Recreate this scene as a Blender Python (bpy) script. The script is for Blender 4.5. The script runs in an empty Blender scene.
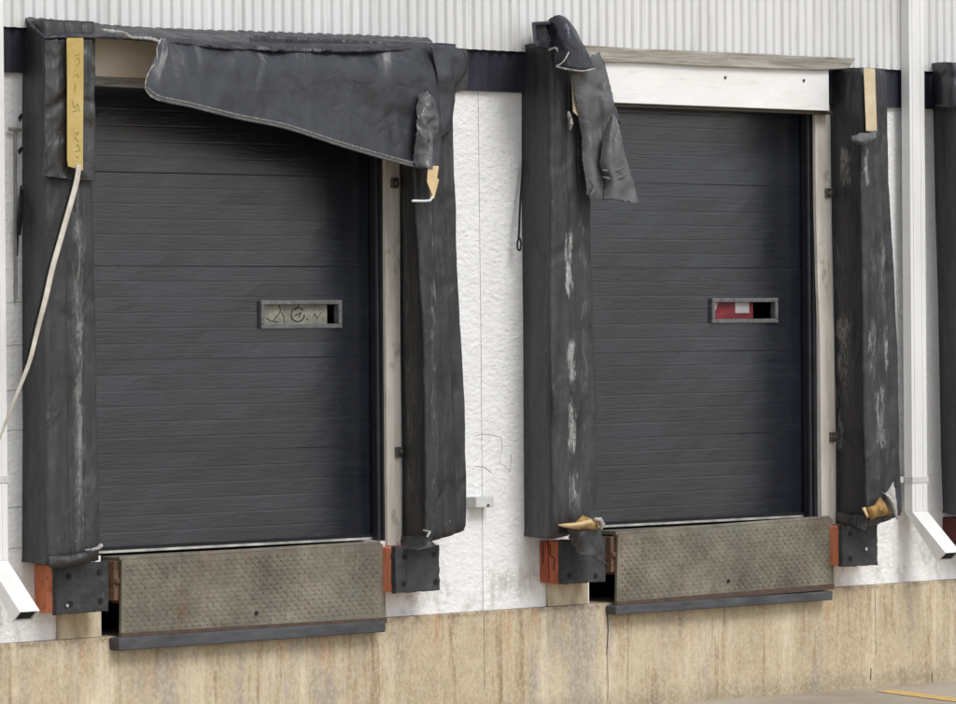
import bpy, bmesh, math, random
from mathutils import Vector, noise
random.seed(7)
S = bpy.context.scene
COL = S.collection

# ------------------------------------------------------------------ camera
W0, H0 = 956, 704
TH = math.radians(42.0)
FPX = 4837 * math.tan(TH)
PITCH = (352 - 322) / FPX
ROLL = 0.008
fw = Vector((math.sin(TH) * math.cos(PITCH), math.cos(TH) * math.cos(PITCH), -math.sin(PITCH)))
rt = Vector((math.cos(TH), -math.sin(TH), 0))
up = rt.cross(fw)
rr = rt * math.cos(ROLL) - up * math.sin(ROLL)
uu = up * math.cos(ROLL) + rt * math.sin(ROLL)
DIST = 27.34
CAM = Vector((-DIST * math.sin(TH), -DIST * math.cos(TH), 2.51))


KD = 1.0   # depth factor of the pads and of what hangs on them


def at(px, py, Y):
    return at_raw(px, py, Y * KD)


def at_raw(px, py, Y):
    """point of the plane y = Y seen at photograph pixel (px, py)"""
    d = fw * FPX + rr * (px - W0 / 2) - uu * (py - H0 / 2)
    t = (Y - CAM.y) / d.y
    return CAM + d * t


def X(px, py, Y): return at(px, py, Y).x
def Z(px, py, Y): return at(px, py, Y).z


# ------------------------------------------------------------------ objects
def tag(o, label=None, cat=None, group=None, kind=None):
    if label: o['label'] = label
    if cat: o['category'] = cat
    if group: o['group'] = group
    if kind: o['kind'] = kind
    return o


def thing(name, loc, label, cat, group=None):
    o = bpy.data.objects.new(name, None)
    o.empty_display_size = 0.1
    COL.objects.link(o)
    o.location = loc
    return tag(o, label, cat, group)


def base_of(o):
    v = Vector((0, 0, 0))
    while o:
        v += o.location
        o = o.parent
    return v


class MB:
    def __init__(s):
        s.v = []; s.f = []

    def add(s, vs, fs):
        n = len(s.v)
        s.v += [Vector(q) for q in vs]
        s.f += [[i + n for i in f] for f in fs]
        return s

    def box(s, x0, x1, y0, y1, z0, z1):
        vs = [(x, y, z) for z in (z0, z1) for y in (y0, y1) for x in (x0, x1)]
        return s.add(vs, [(0, 2, 3, 1), (4, 5, 7, 6), (0, 1, 5, 4), (1, 3, 7, 5), (3, 2, 6, 7), (2, 0, 4, 6)])

    def hexa(s, q0, q1):
        """two quads (lists of 4 points), joined"""
        return s.add(list(q0) + list(q1), [(3, 2, 1, 0), (4, 5, 6, 7)] + [(i, (i + 1) % 4, 4 + (i + 1) % 4, 4 + i) for i in range(4)])

    def tube(s, pts, r, n=8, flat=1.0, cap=True):
        pts = [Vector(p) for p in pts]
        rs = r if isinstance(r, (list, tuple)) else [r] * len(pts)
        rings = []
        prev = None
        for i, p in enumerate(pts):
            d = (pts[min(i + 1, len(pts) - 1)] - pts[max(i - 1, 0)]).normalized()
            a = Vector((0, 1, 0)) - d * d.y
            if a.length < 0.05: a = Vector((1, 0, 0)) - d * d.x
            a.normalize(); b = d.cross(a)
            ring = [p + (a * math.cos(t) * flat + b * math.sin(t)) * rs[i] for t in [2 * math.pi * k / n for k in range(n)]]
            rings.append(ring)
        vs = [q for ring in rings for q in ring]
        fs = []
        for i in range(len(pts) - 1):
            for k in range(n):
                fs.append((i * n + k, i * n + (k + 1) % n, (i + 1) * n + (k + 1) % n, (i + 1) * n + k))
        if cap:
            fs.append(tuple(range(n))[::-1]); fs.append(tuple(range((len(pts) - 1) * n, len(pts) * n)))
        return s.add(vs, fs)

    def build(s, name, mat, parent=None, smooth=False, bevel=0, solid=0, subsurf=0, angle=None):
        b = base_of(parent) if parent else Vector((0, 0, 0))
        me = bpy.data.meshes.new(name)
        me.from_pydata([v - b for v in s.v], [], s.f)
        bm = bmesh.new(); bm.from_mesh(me)
        bmesh.ops.recalc_face_normals(bm, faces=bm.faces)
        bm.to_mesh(me); bm.free()
        me.materials.append(mat)
        o = bpy.data.objects.new(name, me)
        COL.objects.link(o)
        if parent: o.parent = parent
        if smooth:
            me.polygons.foreach_set('use_smooth', [True] * len(me.polygons))
        if solid:
            m = o.modifiers.new('s', 'SOLIDIFY'); m.thickness = solid; m.offset = 0
        if subsurf:
            m = o.modifiers.new('u', 'SUBSURF'); m.levels = subsurf; m.render_levels = subsurf
        if bevel:
            m = o.modifiers.new('b', 'BEVEL'); m.width = bevel; m.segments = 2; m.limit_method = 'ANGLE'; m.angle_limit = math.radians(35)
        return o


def disc(mb, c, r, h, n=12):
    """short cylinder pointing to -y"""
    vs = []
    for y in (c.y, c.y - h):
        for k in range(n):
            t = 2 * math.pi * k / n
            vs.append((c.x + r * math.cos(t), y, c.z + r * math.sin(t)))
    fs = [(k, (k + 1) % n, n + (k + 1) % n, n + k) for k in range(n)] + [tuple(range(n)), tuple(range(n, 2 * n))]
    return mb.add(vs, fs)


def disc_x(mb, c, r, h, n=12):
    """short cylinder pointing to -x"""
    vs = []
    for x in (c.x, c.x - h):
        for k in range(n):
            t = 2 * math.pi * k / n
            vs.append((x, c.y + r * math.cos(t), c.z + r * math.sin(t)))
    fs = [(k, (k + 1) % n, n + (k + 1) % n, n + k) for k in range(n)] + [tuple(range(n)), tuple(range(n, 2 * n))]
    return mb.add(vs, fs)


# ------------------------------------------------------------------ materials
def lin(r, g, b):
    f = lambda c: (c / 255 / 12.92) if c / 255 <= 0.04045 else ((c / 255 + 0.055) / 1.055) ** 2.4
    return (f(r), f(g), f(b), 1)


class M:
    def __init__(s, name, rough=0.8, spec=0.5, metal=0):
        s.m = bpy.data.materials.new(name); s.m.use_nodes = True
        s.nt = s.m.node_tree; s.n = s.nt.nodes; s.l = s.nt.links
        s.b = s.n['Principled BSDF']
        s.b.inputs['Roughness'].default_value = rough
        s.b.inputs['Specular IOR Level'].default_value = spec
        s.b.inputs['Metallic'].default_value = metal
        s.p = s.n.new('ShaderNodeNewGeometry').outputs['Position']
        x = s.n.new('ShaderNodeSeparateXYZ'); s.l.new(s.p, x.inputs[0])
        s.x, s.y, s.z = x.outputs

    def set(s, inp, v):
        if hasattr(v, 'node'): s.l.new(v, inp)
        else: inp.default_value = v

    def math(s, op, a, b=0.0, c=0.0, clamp=False):
        n = s.n.new('ShaderNodeMath'); n.operation = op; n.use_clamp = clamp
        for i, v in enumerate((a, b, c)): s.set(n.inputs[i], v)
        return n.outputs[0]

    def vscale(s, v):
        n = s.n.new('ShaderNodeVectorMath'); n.operation = 'MULTIPLY'
        s.l.new(s.p, n.inputs[0]); n.inputs[1].default_value = v
        return n.outputs[0]

    def noise(s, scale, sv=(1, 1, 1), detail=4, rough=0.55, dist=0.0, vec=None):
        n = s.n.new('ShaderNodeTexNoise')
        s.l.new(vec if vec is not None else s.vscale(sv), n.inputs['Vector'])
        n.inputs['Scale'].default_value = scale; n.inputs['Detail'].default_value = detail
        n.inputs['Roughness'].default_value = rough; n.inputs['Distortion'].default_value = dist
        return n.outputs['Fac']

    def voro(s, scale, sv=(1, 1, 1), feature='F1'):
        n = s.n.new('ShaderNodeTexVoronoi'); n.feature = feature
        s.l.new(s.vscale(sv), n.inputs['Vector']); n.inputs['Scale'].default_value = scale
        return n.outputs['Distance']

    def ramp(s, fac, stops):
        n = s.n.new('ShaderNodeValToRGB'); s.l.new(fac, n.inputs[0])
        e = n.color_ramp.elements
        while len(e) < len(stops): e.new(0.5)
        for i, (p, c) in enumerate(stops):
            e[i].position = p; e[i].color = c if len(c) == 4 else (*c, 1)
        return n.outputs[0]

    def step(s, fac, lo, hi):
        n = s.n.new('ShaderNodeMapRange'); n.interpolation_type = 'SMOOTHSTEP'
        s.set(n.inputs['Value'], fac)
        n.inputs['From Min'].default_value = lo; n.inputs['From Max'].default_value = hi
        return n.outputs['Result']

    def mix(s, fac, a, b, mode='MIX'):
        n = s.n.new('ShaderNodeMix'); n.data_type = 'RGBA'; n.blend_type = mode
        s.set(n.inputs[0], fac); s.set(n.inputs[6], a); s.set(n.inputs[7], b)
        return n.outputs[2]

    def color(s, c): s.set(s.b.inputs['Base Color'], c); return s
    def rough(s, c): s.set(s.b.inputs['Roughness'], c); return s

    def bump(s, h, strength=0.5, dist=0.01, prev=None):
        n = s.n.new('ShaderNodeBump'); s.l.new(h, n.inputs['Height'])
        n.inputs['Strength'].default_value = strength; n.inputs['Distance'].default_value = dist
        if prev is not None: s.l.new(prev, n.inputs['Normal'])
        s.l.new(n.outputs[0], s.b.inputs['Normal'])
        return n.outputs[0]

    def band(s, coord, c, w, soft=0.5):
        """1 inside |coord - c| < w, soft edge"""
        d = s.math('ABSOLUTE', s.math('SUBTRACT', coord, c))
        return s.math('SUBTRACT', 1.0, s.step(d, w * (1 - soft), w * (1 + soft)))


def simple(name, c, c2=None, rough=0.7, sv=(1, 1, 1), scale=8, bump=0.2, bscale=60, spec=0.4, metal=0):
    m = M(name, rough, spec, metal)
    c2 = c2 or tuple(q * 0.7 for q in c[:3]) + (1,)
    m.color(m.ramp(m.noise(scale, sv, 5, 0.6), [(0.32, c2), (0.68, c)]))
    m.bump(m.noise(bscale, (1, 1, 1), 4), bump, 0.004)
    return m.m


def vinyl(name, scuffs=(), dark=(0.014, 0.014, 0.016), light=(0.05, 0.05, 0.053), rough=0.55, streak=True, wrinkle=0.5, gloss=0.5, crease=0.0, tall=0.55):
    """scuffs: (x0, halfwidth, z0, z1, coverage 0..1, brightness)"""
    m = M(name, rough, gloss)
    n1 = m.noise(3.0, (3, 3, tall), 6, 0.62, 0.3)
    base = m.ramp(n1, [(0.30, dark), (0.52, tuple((a + b) / 2 for a, b in zip(dark, light))), (0.74, light)])
    n2 = m.noise(16, (1.6, 1.6, 0.12), 5, 0.7)
    base = m.mix(m.math('MULTIPLY', m.step(n2, 0.5, 0.74), 0.40 if streak else 0.12), base, (0.085, 0.085, 0.087, 1))
    n3 = m.noise(11, (1, 1, 1), 6, 0.75)
    base = m.mix(m.math('MULTIPLY', m.step(n3, 0.60, 0.72), 0.35), base, (0.13, 0.125, 0.115, 1))
    fl = m.math('MULTIPLY', m.step(m.voro(9, (1.3, 1, 1)), 0.085, 0.05), m.step(m.noise(3, (1, 1, 1), 2), 0.5, 0.6))
    base = m.mix(m.math('MULTIPLY', fl, 0.5 if streak else 0.0), base, (0.2, 0.2, 0.2, 1))
    for (x0, w, z0, z1, cov, br) in scuffs:
        nn = m.noise(7.5, (3.6, 1, 0.62), 8, 0.85, 0.9)
        mk = m.math('MULTIPLY', m.band(m.x, x0, w, 0.8), m.band(m.z, (z0 + z1) / 2, abs(z1 - z0) / 2 * 1.1, 0.45))
        mk0 = mk
        mk = m.math('MULTIPLY', m.step(m.math('ADD', nn, m.math('MULTIPLY', mk, 0.25)), 0.86 - cov * 0.28, 0.95 - cov * 0.28), m.step(mk, 0.0, 0.2))
        halo = m.math('MULTIPLY', m.step(m.math('ADD', m.noise(5.5, (2.4, 1, 0.5), 6, 0.75, 0.4), m.math('MULTIPLY', mk0, 0.22)), 0.70, 0.90), m.step(mk0, 0.0, 0.5))
        base = m.mix(m.math('MULTIPLY', halo, 0.6), base, (br * .45, br * .45, br * .44, 1))
        base = m.mix(m.math('MULTIPLY', mk, m.step(m.noise(60, (1, 1, .5), 3, .7), .25, .6)), base, (br, br, br * 0.98, 1))
    if crease:
        w_ = m.math('ABSOLUTE', m.math('SUBTRACT', m.noise(4.5, (1.0, 1, 1.3), 2, 0.4, 0.5), 0.5))
        w_ = m.math('MULTIPLY', m.math('SUBTRACT', 1.0, m.step(w_, 0.0, 0.012)), m.step(m.noise(5, (1, 1, 1), 4, .7), .5, .62))
        base = m.mix(m.math('MULTIPLY', w_, min(.5, crease * .5)), base, (light[0] * 2.4, light[1] * 2.4, light[2] * 2.4, 1))
    m.color(base)
    m.rough(m.math('ADD', m.math('MULTIPLY', n3, 0.35), rough - 0.18))
    h = m.bump(m.noise(2.2, (2.2, 2.2, 1.0), 3, 0.5, 1.2), wrinkle, 0.06)
    h = m.bump(m.noise(14, (1, 1, 0.35), 5, 0.6, 0.8), wrinkle * 0.7, 0.010, h)
    if crease:
        a_ = m.math('ABSOLUTE', m.math('SUBTRACT', m.noise(1.7, (1.2, 1, 1.0), 1, 0.4, 0.7), 0.5))
        b_ = m.math('ABSOLUTE', m.math('SUBTRACT', m.noise(4.5, (1.0, 1, 1.3), 2, 0.4, 0.5), 0.5))
        h = m.bump(m.step(a_, 0.0, 0.10), crease, 0.022, h)
        h = m.bump(m.step(b_, 0.0, 0.16), crease * .5, 0.007, h)
    m.bump(m.noise(260, (1, 1, 1), 2), 0.25, 0.0012, h)
    return m.m


# stucco: bright white, trowelled texture
m = M('stucco', 0.85, 0.25)
n = m.noise(2.2, (1, 1, 1), 5, 0.6)
c = m.ramp(n, [(0.3, (0.82, 0.82, 0.815)), (0.7, (0.90, 0.90, 0.90))])
edge = m.voro(9, (1, 1, 1.25), 'DISTANCE_TO_EDGE')
w = m.noise(7, (1, 1, 1.6), 6, 0.7, 2.4)
cr = m.math('MULTIPLY', m.band(w, 0.5, 0.008, 0.8), m.step(m.noise(2.5, (1, 1, 1), 2), 0.45, 0.6))
c = m.mix(m.math('MULTIPLY', cr, 0.24), c, (0.32, 0.31, 0.29, 1))
# grime near the foundation
gm = m.math('MULTIPLY', m.band(m.z, 0.84, 0.16, 0.9), m.step(m.noise(6, (1, 1, 0.5), 5, 0.7), 0.48, 0.66))
c = m.mix(m.math('MULTIPLY', gm, 0.55), c, (0.34, 0.31, 0.26, 1))
st = m.noise(20, (1, 1, 0.05), 4, 0.6)
c = m.mix(m.math('MULTIPLY', m.step(st, 0.55, 0.72), 0.12), c, (0.45, 0.43, 0.39, 1))
m.color(c)
h = m.bump(m.noise(11, (1, 1, 1.6), 6, 0.72, 2.0), 0.6, 0.022)
h = m.bump(m.voro(24, (1, 1, 1.4)), 0.4, 0.008, h)
m.bump(m.noise(70, (1, 1, 1), 3), 0.3, 0.004, h)
STUCCO = m.m

m = M('painted_board', 0.7, 0.3)
n = m.noise(3, (0.7, 1, 2), 5, 0.6)
c = m.ramp(n, [(0.3, (0.72, 0.715, 0.69)), (0.7, (0.82, 0.815, 0.80))])
c = m.mix(m.math('MULTIPLY', m.step(m.noise(9, (0.3, 1, 2.5), 6, 0.75), 0.56, 0.7), 0.5), c, (0.47, 0.44, 0.39, 1))
m.color(c); m.bump(m.noise(30, (0.3, 1, 3), 4), 0.25, 0.004)
WHITE_BOARD = m.m

m = M('siding_paint', 0.5, 0.4)
n = m.noise(1.6, (1, 1, 0.35), 5, 0.6)
c = m.ramp(n, [(0.3, (0.60, 0.60, 0.59)), (0.7, (0.70, 0.70, 0.695))])
c = m.mix(m.math('MULTIPLY', m.step(m.noise(14, (1, 1, 0.06), 5, 0.7), 0.52, 0.7), 0.45), c, (0.40, 0.385, 0.35, 1))
m.color(c)
m.bump(m.noise(3, (1, 1, 0.3), 3), 0.15, 0.01)
SIDING = m.m

Z_C = at(478, 611, 0.0).z
m = M('concrete', 0.9, 0.2)
n = m.noise(1.6, (1, 1, 0.9), 8, 0.7)
c = m.ramp(n, [(0.28, lin(158, 143, 118)), (0.5, lin(182, 166, 138)), (0.74, lin(202, 190, 164))])
s1 = m.noise(7, (1.5, 1, 0.12), 7, 0.75, 0.4)
s2 = m.noise(2.6, (1.2, 1, 0.14), 5, 0.68, 0.3)
c = m.mix(m.math('MULTIPLY', m.step(s1, 0.50, 0.66), 0.75), c, lin(126, 100, 70))
c = m.mix(m.math('MULTIPLY', m.step(s2, 0.52, 0.68), 0.6), c, lin(220, 208, 182))
s4 = m.noise(1.7, (1.1, 1, 0.3), 5, 0.7)
c = m.mix(m.math('MULTIPLY', m.step(s4, 0.50, 0.62), 0.7), c, lin(150, 142, 134))
s3 = m.noise(34, (1.4, 1, 0.10), 5, 0.75)
c = m.mix(m.math('MULTIPLY', m.step(s3, 0.54, 0.70), 0.42), c, lin(124, 100, 68))
top = m.math('MULTIPLY', m.step(m.z, 0.48, 0.86), m.step(m.noise(22, (1, 1, 0.18), 5, 0.75), 0.44, 0.62))
c = m.mix(m.math('MULTIPLY', top, 0.6), c, lin(122, 102, 78))
og = m.math('MULTIPLY', m.step(m.noise(4.5, (1.6, 1, .16), 5, .7, .4), .54, .66), m.step(m.z, 0.2, 0.7))
c = m.mix(m.math('MULTIPLY', og, 0.5), c, lin(180, 128, 80))
lip = m.math('MULTIPLY', m.band(m.z, Z_C, 0.03, .8), m.step(m.noise(12, (1, 1, 1), 5, .8), .42, .6))
c = m.mix(m.math('MULTIPLY', lip, .7), c, lin(104, 90, 74))
pit = m.step(m.voro(26), 0.09, 0.05)
c = m.mix(m.math('MULTIPLY', pit, 0.35), c, lin(90, 76, 56))
gr = m.math('MULTIPLY', m.math('SUBTRACT', 1.0, m.step(m.z, 0.02, 0.16)), m.noise(9, (1, 1, 1), 5, 0.7))
c = m.mix(m.math('MULTIPLY', gr, 0.9), c, lin(120, 108, 88))
c = m.mix(m.math('MULTIPLY', m.step(m.noise(45, (1, 1, .8), 6, 0.85), 0.42, 0.62), 0.30), c, lin(228, 218, 198))
c = m.mix(m.math('MULTIPLY', m.step(m.noise(28, (1, 1, .7), 6, 0.85), 0.52, 0.64), 0.35), c, lin(142, 126, 102))
m.color(c)
h = m.bump(m.noise(6, (1, 1, 0.5), 6, 0.7), 0.35, 0.02)
m.bump(m.noise(80, (1, 1, 1), 4, 0.7), 0.35, 0.004, h)
CONCRETE = m.m

m = M('pavement', 0.9, 0.25)
n = m.noise(0.8, (1, 1, 1), 6, 0.65)
c = m.ramp(n, [(0.3, lin(150, 138, 122)), (0.7, lin(182, 172, 156))])
c = m.mix(m.math('MULTIPLY', m.step(m.noise(40, (1, 1, 1), 4, 0.8), 0.5, 0.68), 0.4), c, lin(120, 110, 96))
m.color(c); m.bump(m.noise(60, (1, 1, 1), 5, 0.7), 0.4, 0.008)
PAVE = m.m

m = M('door_paint', 0.3, 0.78)
n = m.noise(1.3, (1, 1, 1.2), 5, 0.6)
c = m.ramp(n, [(0.3, (0.0075, 0.0095, 0.015)), (0.7, (0.013, 0.016, 0.024))])
c = m.mix(m.math('MULTIPLY', m.step(m.noise(5, (0.25, 1, 9), 6, 0.75), 0.5, 0.72), 0.40), c, (0.032, 0.035, 0.042, 1))
c = m.mix(m.math('MULTIPLY', m.step(m.noise(18, (0.5, 1, 0.3), 5, 0.7), 0.55, 0.75), 0.25), c, (0.04, 0.04, 0.04, 1))
c = m.mix(m.math('MULTIPLY', m.step(m.noise(5, (0.35, 1, 22), 6, 0.75, 0.6), 0.55, 0.62), 0.6), c, (0.004, 0.005, 0.008, 1))
m.color(c)
m.rough(m.math('ADD', m.math('MULTIPLY', m.noise(2.5, (1, 1, 2), 5, 0.6), 0.16), 0.17))
h = m.bump(m.noise(6, (0.6, 1, 7), 6, 0.7, 1.0), 0.26, 0.006)
m.b.inputs['IOR'].default_value = 1.6
m.bump(m.noise(26, (1, 1, 2), 5, 0.7), 0.2, 0.003, h)
DOOR = m.m

m = M('lip_steel', 0.6, 0.4)
n = m.noise(2.4, (1, 1, 1.2), 6, 0.7)
c = m.ramp(n, [(0.28, lin(80, 75, 66)), (0.5, lin(112, 106, 94)), (0.74, lin(142, 136, 122))])
c = m.mix(m.math('MULTIPLY', m.step(m.noise(5, (1.4, 1, 0.3), 6, 0.72), 0.54, 0.7), 0.5), c, lin(104, 78, 56))
c = m.mix(m.math('MULTIPLY', m.step(m.noise(1.5, (1, 1, 1), 3, 0.6), 0.5, 0.65), 0.35), c, lin(112, 116, 104))
c = m.mix(m.math('MULTIPLY', m.step(m.noise(22, (1.5, 1, 0.12), 4, 0.72), 0.55, 0.72), 0.45), c, lin(150, 140, 122))
zl = m.step(m.noise(20, (1, 1, 1), 5, 0.8), 0.5, 0.65)
c = m.mix(m.math('MULTIPLY', zl, 0.4), c, lin(70, 62, 54))
m.color(c); m.bump(m.noise(50, (1, 1, 1), 4, 0.7), 0.25, 0.003)
LIP = m.m

m = M('worn_wood', 0.85, 0.2)
n = m.noise(5, (0.35, 1, 6), 6, 0.7, 0.6)
c = m.ramp(n, [(0.3, lin(104, 99, 92)), (0.5, lin(154, 149, 139)), (0.72, lin(192, 188, 179))])
m.color(c); m.bump(n, 0.7, 0.012)
OLD_WOOD = m.m

m = M('jamb_wood', 0.8, 0.2)
n = m.noise(5, (3, 1, 0.3), 6, 0.7, 0.3)
c = m.ramp(n, [(0.3, lin(186, 178, 166)), (0.55, lin(218, 212, 202)), (0.72, lin(230, 226, 216))])
c = m.mix(m.math('MULTIPLY', m.step(m.noise(6, (1, 1, 0.6), 5, 0.75), 0.56, 0.68), 0.5), c, lin(128, 116, 98))
m.color(c); m.bump(n, 0.35, 0.006)
JAMB = m.m

m = M('bare_plywood', 0.8, 0.2)
c = m.ramp(m.noise(3, (0.5, 1, 2), 5, 0.6), [(0.3, lin(214, 200, 180)), (0.7, lin(236, 224, 206))])
m.color(c); m.bump(m.noise(20, (0.3, 1, 3), 4), 0.2, 0.004)
PLY = m.m


def red_wood(name, a, b, crack):
    m = M(name, 0.7, 0.3)
    n = m.noise(6, (3, 3, 0.5), 6, 0.7, 0.5)
    c = m.ramp(n, [(0.3, a), (0.7, b)])
    c = m.mix(m.math('MULTIPLY', m.step(m.noise(9, (2, 2, 1), 5, 0.8), 0.58, 0.68), 0.7), c, crack)
    m.color(c); m.bump(n, 0.4, 0.006)
    return m.m


RUST = red_wood('red_oxide_steel', lin(176, 96, 62), lin(214, 136, 102), lin(120, 70, 52))
REDWOOD = red_wood('reddish_split_wood', lin(128, 62, 42), lin(186, 104, 76), lin(52, 30, 24))
SHADED_RED = simple('shaded_red_steel', (0.09, 0.02, 0.018, 1), rough=0.7)  # orange bumper side with its shade put into the colour

m = M('rubber', 0.75, 0.3)
n = m.noise(7, (1, 1, 1), 6, 0.7)
c = m.ramp(n, [(0.3, (0.022, 0.023, 0.025)), (0.7, (0.062, 0.064, 0.066))])
c = m.mix(m.math('MULTIPLY', m.step(m.noise(16, (1, 1, 1), 6, 0.8), 0.58, 0.68), 0.5), c, (0.15, 0.15, 0.15, 1))
m.color(c)
h = m.bump(m.noise(9, (1, 1, 1), 5, 0.7), 0.6, 0.02)
m.bump(m.noise(90, (1, 1, 1), 3), 0.4, 0.003, h)
RUBBER = m.m

BAND = simple('black_band_vinyl', (0.036, 0.038, 0.052, 1), (0.018, 0.019, 0.027, 1), 0.45, (3, 1, 0.4), 5, 0.5, 12)
BLACK = simple('black_void_paint', (0.010, 0.010, 0.011, 1), rough=0.8)
DKMETAL = simple('dark_track_metal', (0.022, 0.023, 0.028, 1), (0.012, 0.012, 0.015, 1), 0.45)
RAIL = simple('grey_rubber_rail', lin(84, 86, 89), lin(60, 61, 64), 0.8, (0.5, 1, 2), 9, 0.4, 40)
SEALSTRIP = simple('pale_weatherstrip', lin(205, 204, 200), lin(120, 118, 114), 0.6, (0.6, 1, 1), 9)
WHITE = simple('white_gutter_paint', (0.80, 0.80, 0.79, 1), (0.69, 0.69, 0.67, 1), 0.45, (1, 1, 0.3), 5, 0.1)
BOXPAINT = simple('pale_box_paint', (0.62, 0.62, 0.61, 1), (0.5, 0.5, 0.49, 1), 0.6)
m = M('yellow_foam', 0.9, 0.1)
c = m.ramp(m.noise(8, (1, 1, 0.5), 6, 0.7), [(0.3, lin(168, 146, 88)), (0.6, lin(190, 172, 120)), (0.8, lin(204, 194, 160))])
c = m.mix(m.math('MULTIPLY', m.step(m.z, 2.75, 3.2), 0.25), c, lin(184, 152, 68))
m.color(c); m.bump(m.noise(50, (1, 1, 1), 4, 0.7), 0.5, 0.006)
YFOAM = m.m
TFOAM = simple('tan_foam', lin(216, 192, 152), lin(190, 160, 116), 0.9, bump=0.6)
BFOAM = simple('brown_foam', lin(184, 150, 92), lin(112, 84, 48), 0.9, scale=16, bump=0.9, bscale=30)
CFOAM = simple('cream_foam', lin(208, 196, 170), lin(170, 156, 130), 0.9, bump=0.5)
WEB = simple('cream_webbing', lin(214, 210, 198), lin(168, 162, 150), 0.9, bscale=160, bump=0.6)
CLOTH_W = simple('frayed_white_backing', lin(190, 188, 184), lin(120, 118, 116), 0.9, bscale=90, bump=0.7, scale=30)
STEELBOLT = simple('bolt_steel', lin(120, 116, 108), lin(70, 64, 56), 0.5, scale=40, metal=0.3)
PANE_G = simple('dirty_pane', lin(140, 139, 126), lin(104, 104, 94), 0.5, scale=20)
PANE_R = simple('red_sheet', lin(128, 42, 50), lin(88, 26, 34), 0.5, scale=14)
LABELG = simple('grey_label', lin(170, 168, 166), lin(150, 148, 146), 0.5)
FRAME_M = simple('window_frame_metal', lin(112, 112, 112), lin(78, 78, 80), 0.45, scale=20)
INK = simple('marker_ink', (0.03, 0.028, 0.022, 1), rough=0.7)
YLINE = simple('yellow_road_paint', lin(222, 186, 110), lin(186, 158, 110), 0.8, scale=14)
CRACK = simple('crack_dirt', lin(128, 124, 116), lin(100, 96, 90), 0.9)
JOINT = simple('joint_dirt', lin(86, 72, 54), lin(60, 50, 38), 0.9)

# ------------------------------------------------------------------ key levels
Z_FLOOR = Z(240, 547, 0.12)
Z_CONC = Z(478, 611, 0.0)
Z_BAND0 = Z(468, 90.5, -0.03)
Z_BAND1 = Z(495, 50.5, -0.05)
gx0, gz0 = X(673, 703, -.03), Z(673, 703, -.03)
gx1, gz1 = X(956, 681, -.03), Z(956, 681, -.03)
GS = (gz1 - gz0) / (gx1 - gx0)


def gz(x): return gz0 + GS * (max(-9, min(9, x)) - gx0)


XL, XR = -7.5, 9.5

# door openings (y = 0 plane)
D1 = (X(84, 350, 0), X(386, 350, 0), Z_FLOOR, Z(100, 85, 0.0))
D2 = (X(583, 350, 0), X(817, 300, 0), Z_FLOOR, Z(700, 106, 0.0))
DOORY = 0.12

# ------------------------------------------------------------------ ground
mb = MB()
xs = [-200, -60, -20, -9, -6, -3, 0, 3, 6, 9, 20, 60, 200]
ys = [-200, -60, -25, -12, -6, -3, -1.5, -0.5, 0.3]
vs = [(x, y, gz(x)) for y in ys for x in xs]
nx = len(xs)
fs = [(j * nx + i, j * nx + i + 1, (j + 1) * nx + i + 1, (j + 1) * nx + i) for j in range(len(ys) - 1) for i in range(nx - 1)]
mb.add(vs, fs)
tag(mb.build('ground', PAVE), 'pale grey concrete apron in front of the dock wall', kind='structure')


def ground_at(px, py):
    d = fw * FPX + rr * (px - W0 / 2) - uu * (py - H0 / 2)
    p = CAM.copy(); t = (0 - CAM.z) / d.z
    for _ in range(6):
        p = CAM + d * t
        t = (gz(p.x) - CAM.z) / d.z
    return CAM + d * t


mb = MB()
a, b = ground_at(884, 691), ground_at(1010, 707)
per = Vector((-(b - a).y, (b - a).x, 0)).normalized() * 0.10
pts = []
N = 14
for i in range(N + 1):
    p = a.lerp(b, i / N)
    q = [p + per * random.uniform(.8, 1.1), p - per * random.uniform(.8, 1.1)]
    for w_ in q: pts.append(Vector((w_.x, w_.y, gz(w_.x) + 0.004)))
mb.add(pts, [(2 * i, 2 * i + 1, 2 * i + 3, 2 * i + 2) for i in range(N)])
o = tag(mb.build('lane_marking', YLINE), 'worn yellow painted line on the pavement at the lower right', kind='structure')


# ------------------------------------------------------------------ building
B = thing('warehouse_building', (0, 0, 0), 'white stucco warehouse wall with ribbed grey siding above and stained concrete footing', 'building')


def holed(x0, x1, z0, z1, y, thick, holes, step=0.5):
    xs = {x0, x1}; zs = {z0, z1}
    for h in holes: xs |= {h[0], h[1]}; zs |= {h[2], h[3]}
    xs = sorted(q for q in xs if x0 <= q <= x1); zs = sorted(q for q in zs if z0 <= q <= z1)
    mb = MB()
    vs = [(x, y, z) for z in zs for x in xs]
    n = len(xs); fs = []
    for j in range(len(zs) - 1):
        for i in range(n - 1):
            cx, cz = (xs[i] + xs[i + 1]) / 2, (zs[j] + zs[j + 1]) / 2
            if any(h[0] < cx < h[1] and h[2] < cz < h[3] for h in holes): continue
            fs.append((j * n + i, j * n + i + 1, (j + 1) * n + i + 1, (j + 1) * n + i))
    # front and back skins and hole sides
    nv = len(vs)
    vs2 = vs + [(v[0], y + thick, v[2]) for v in vs]
    out = list(fs) + [tuple(i + nv for i in f[::-1]) for f in fs]
    cnt = {}
    for f in fs:
        for k in range(4):
            e = (f[k], f[(k + 1) % 4]); cnt[tuple(sorted(e))] = cnt.get(tuple(sorted(e)), 0) + 1
    for e, c_ in cnt.items():
        if c_ == 1: out.append((e[0], e[1], e[1] + nv, e[0] + nv))
    mb.add(vs2, out)
    return mb


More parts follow.
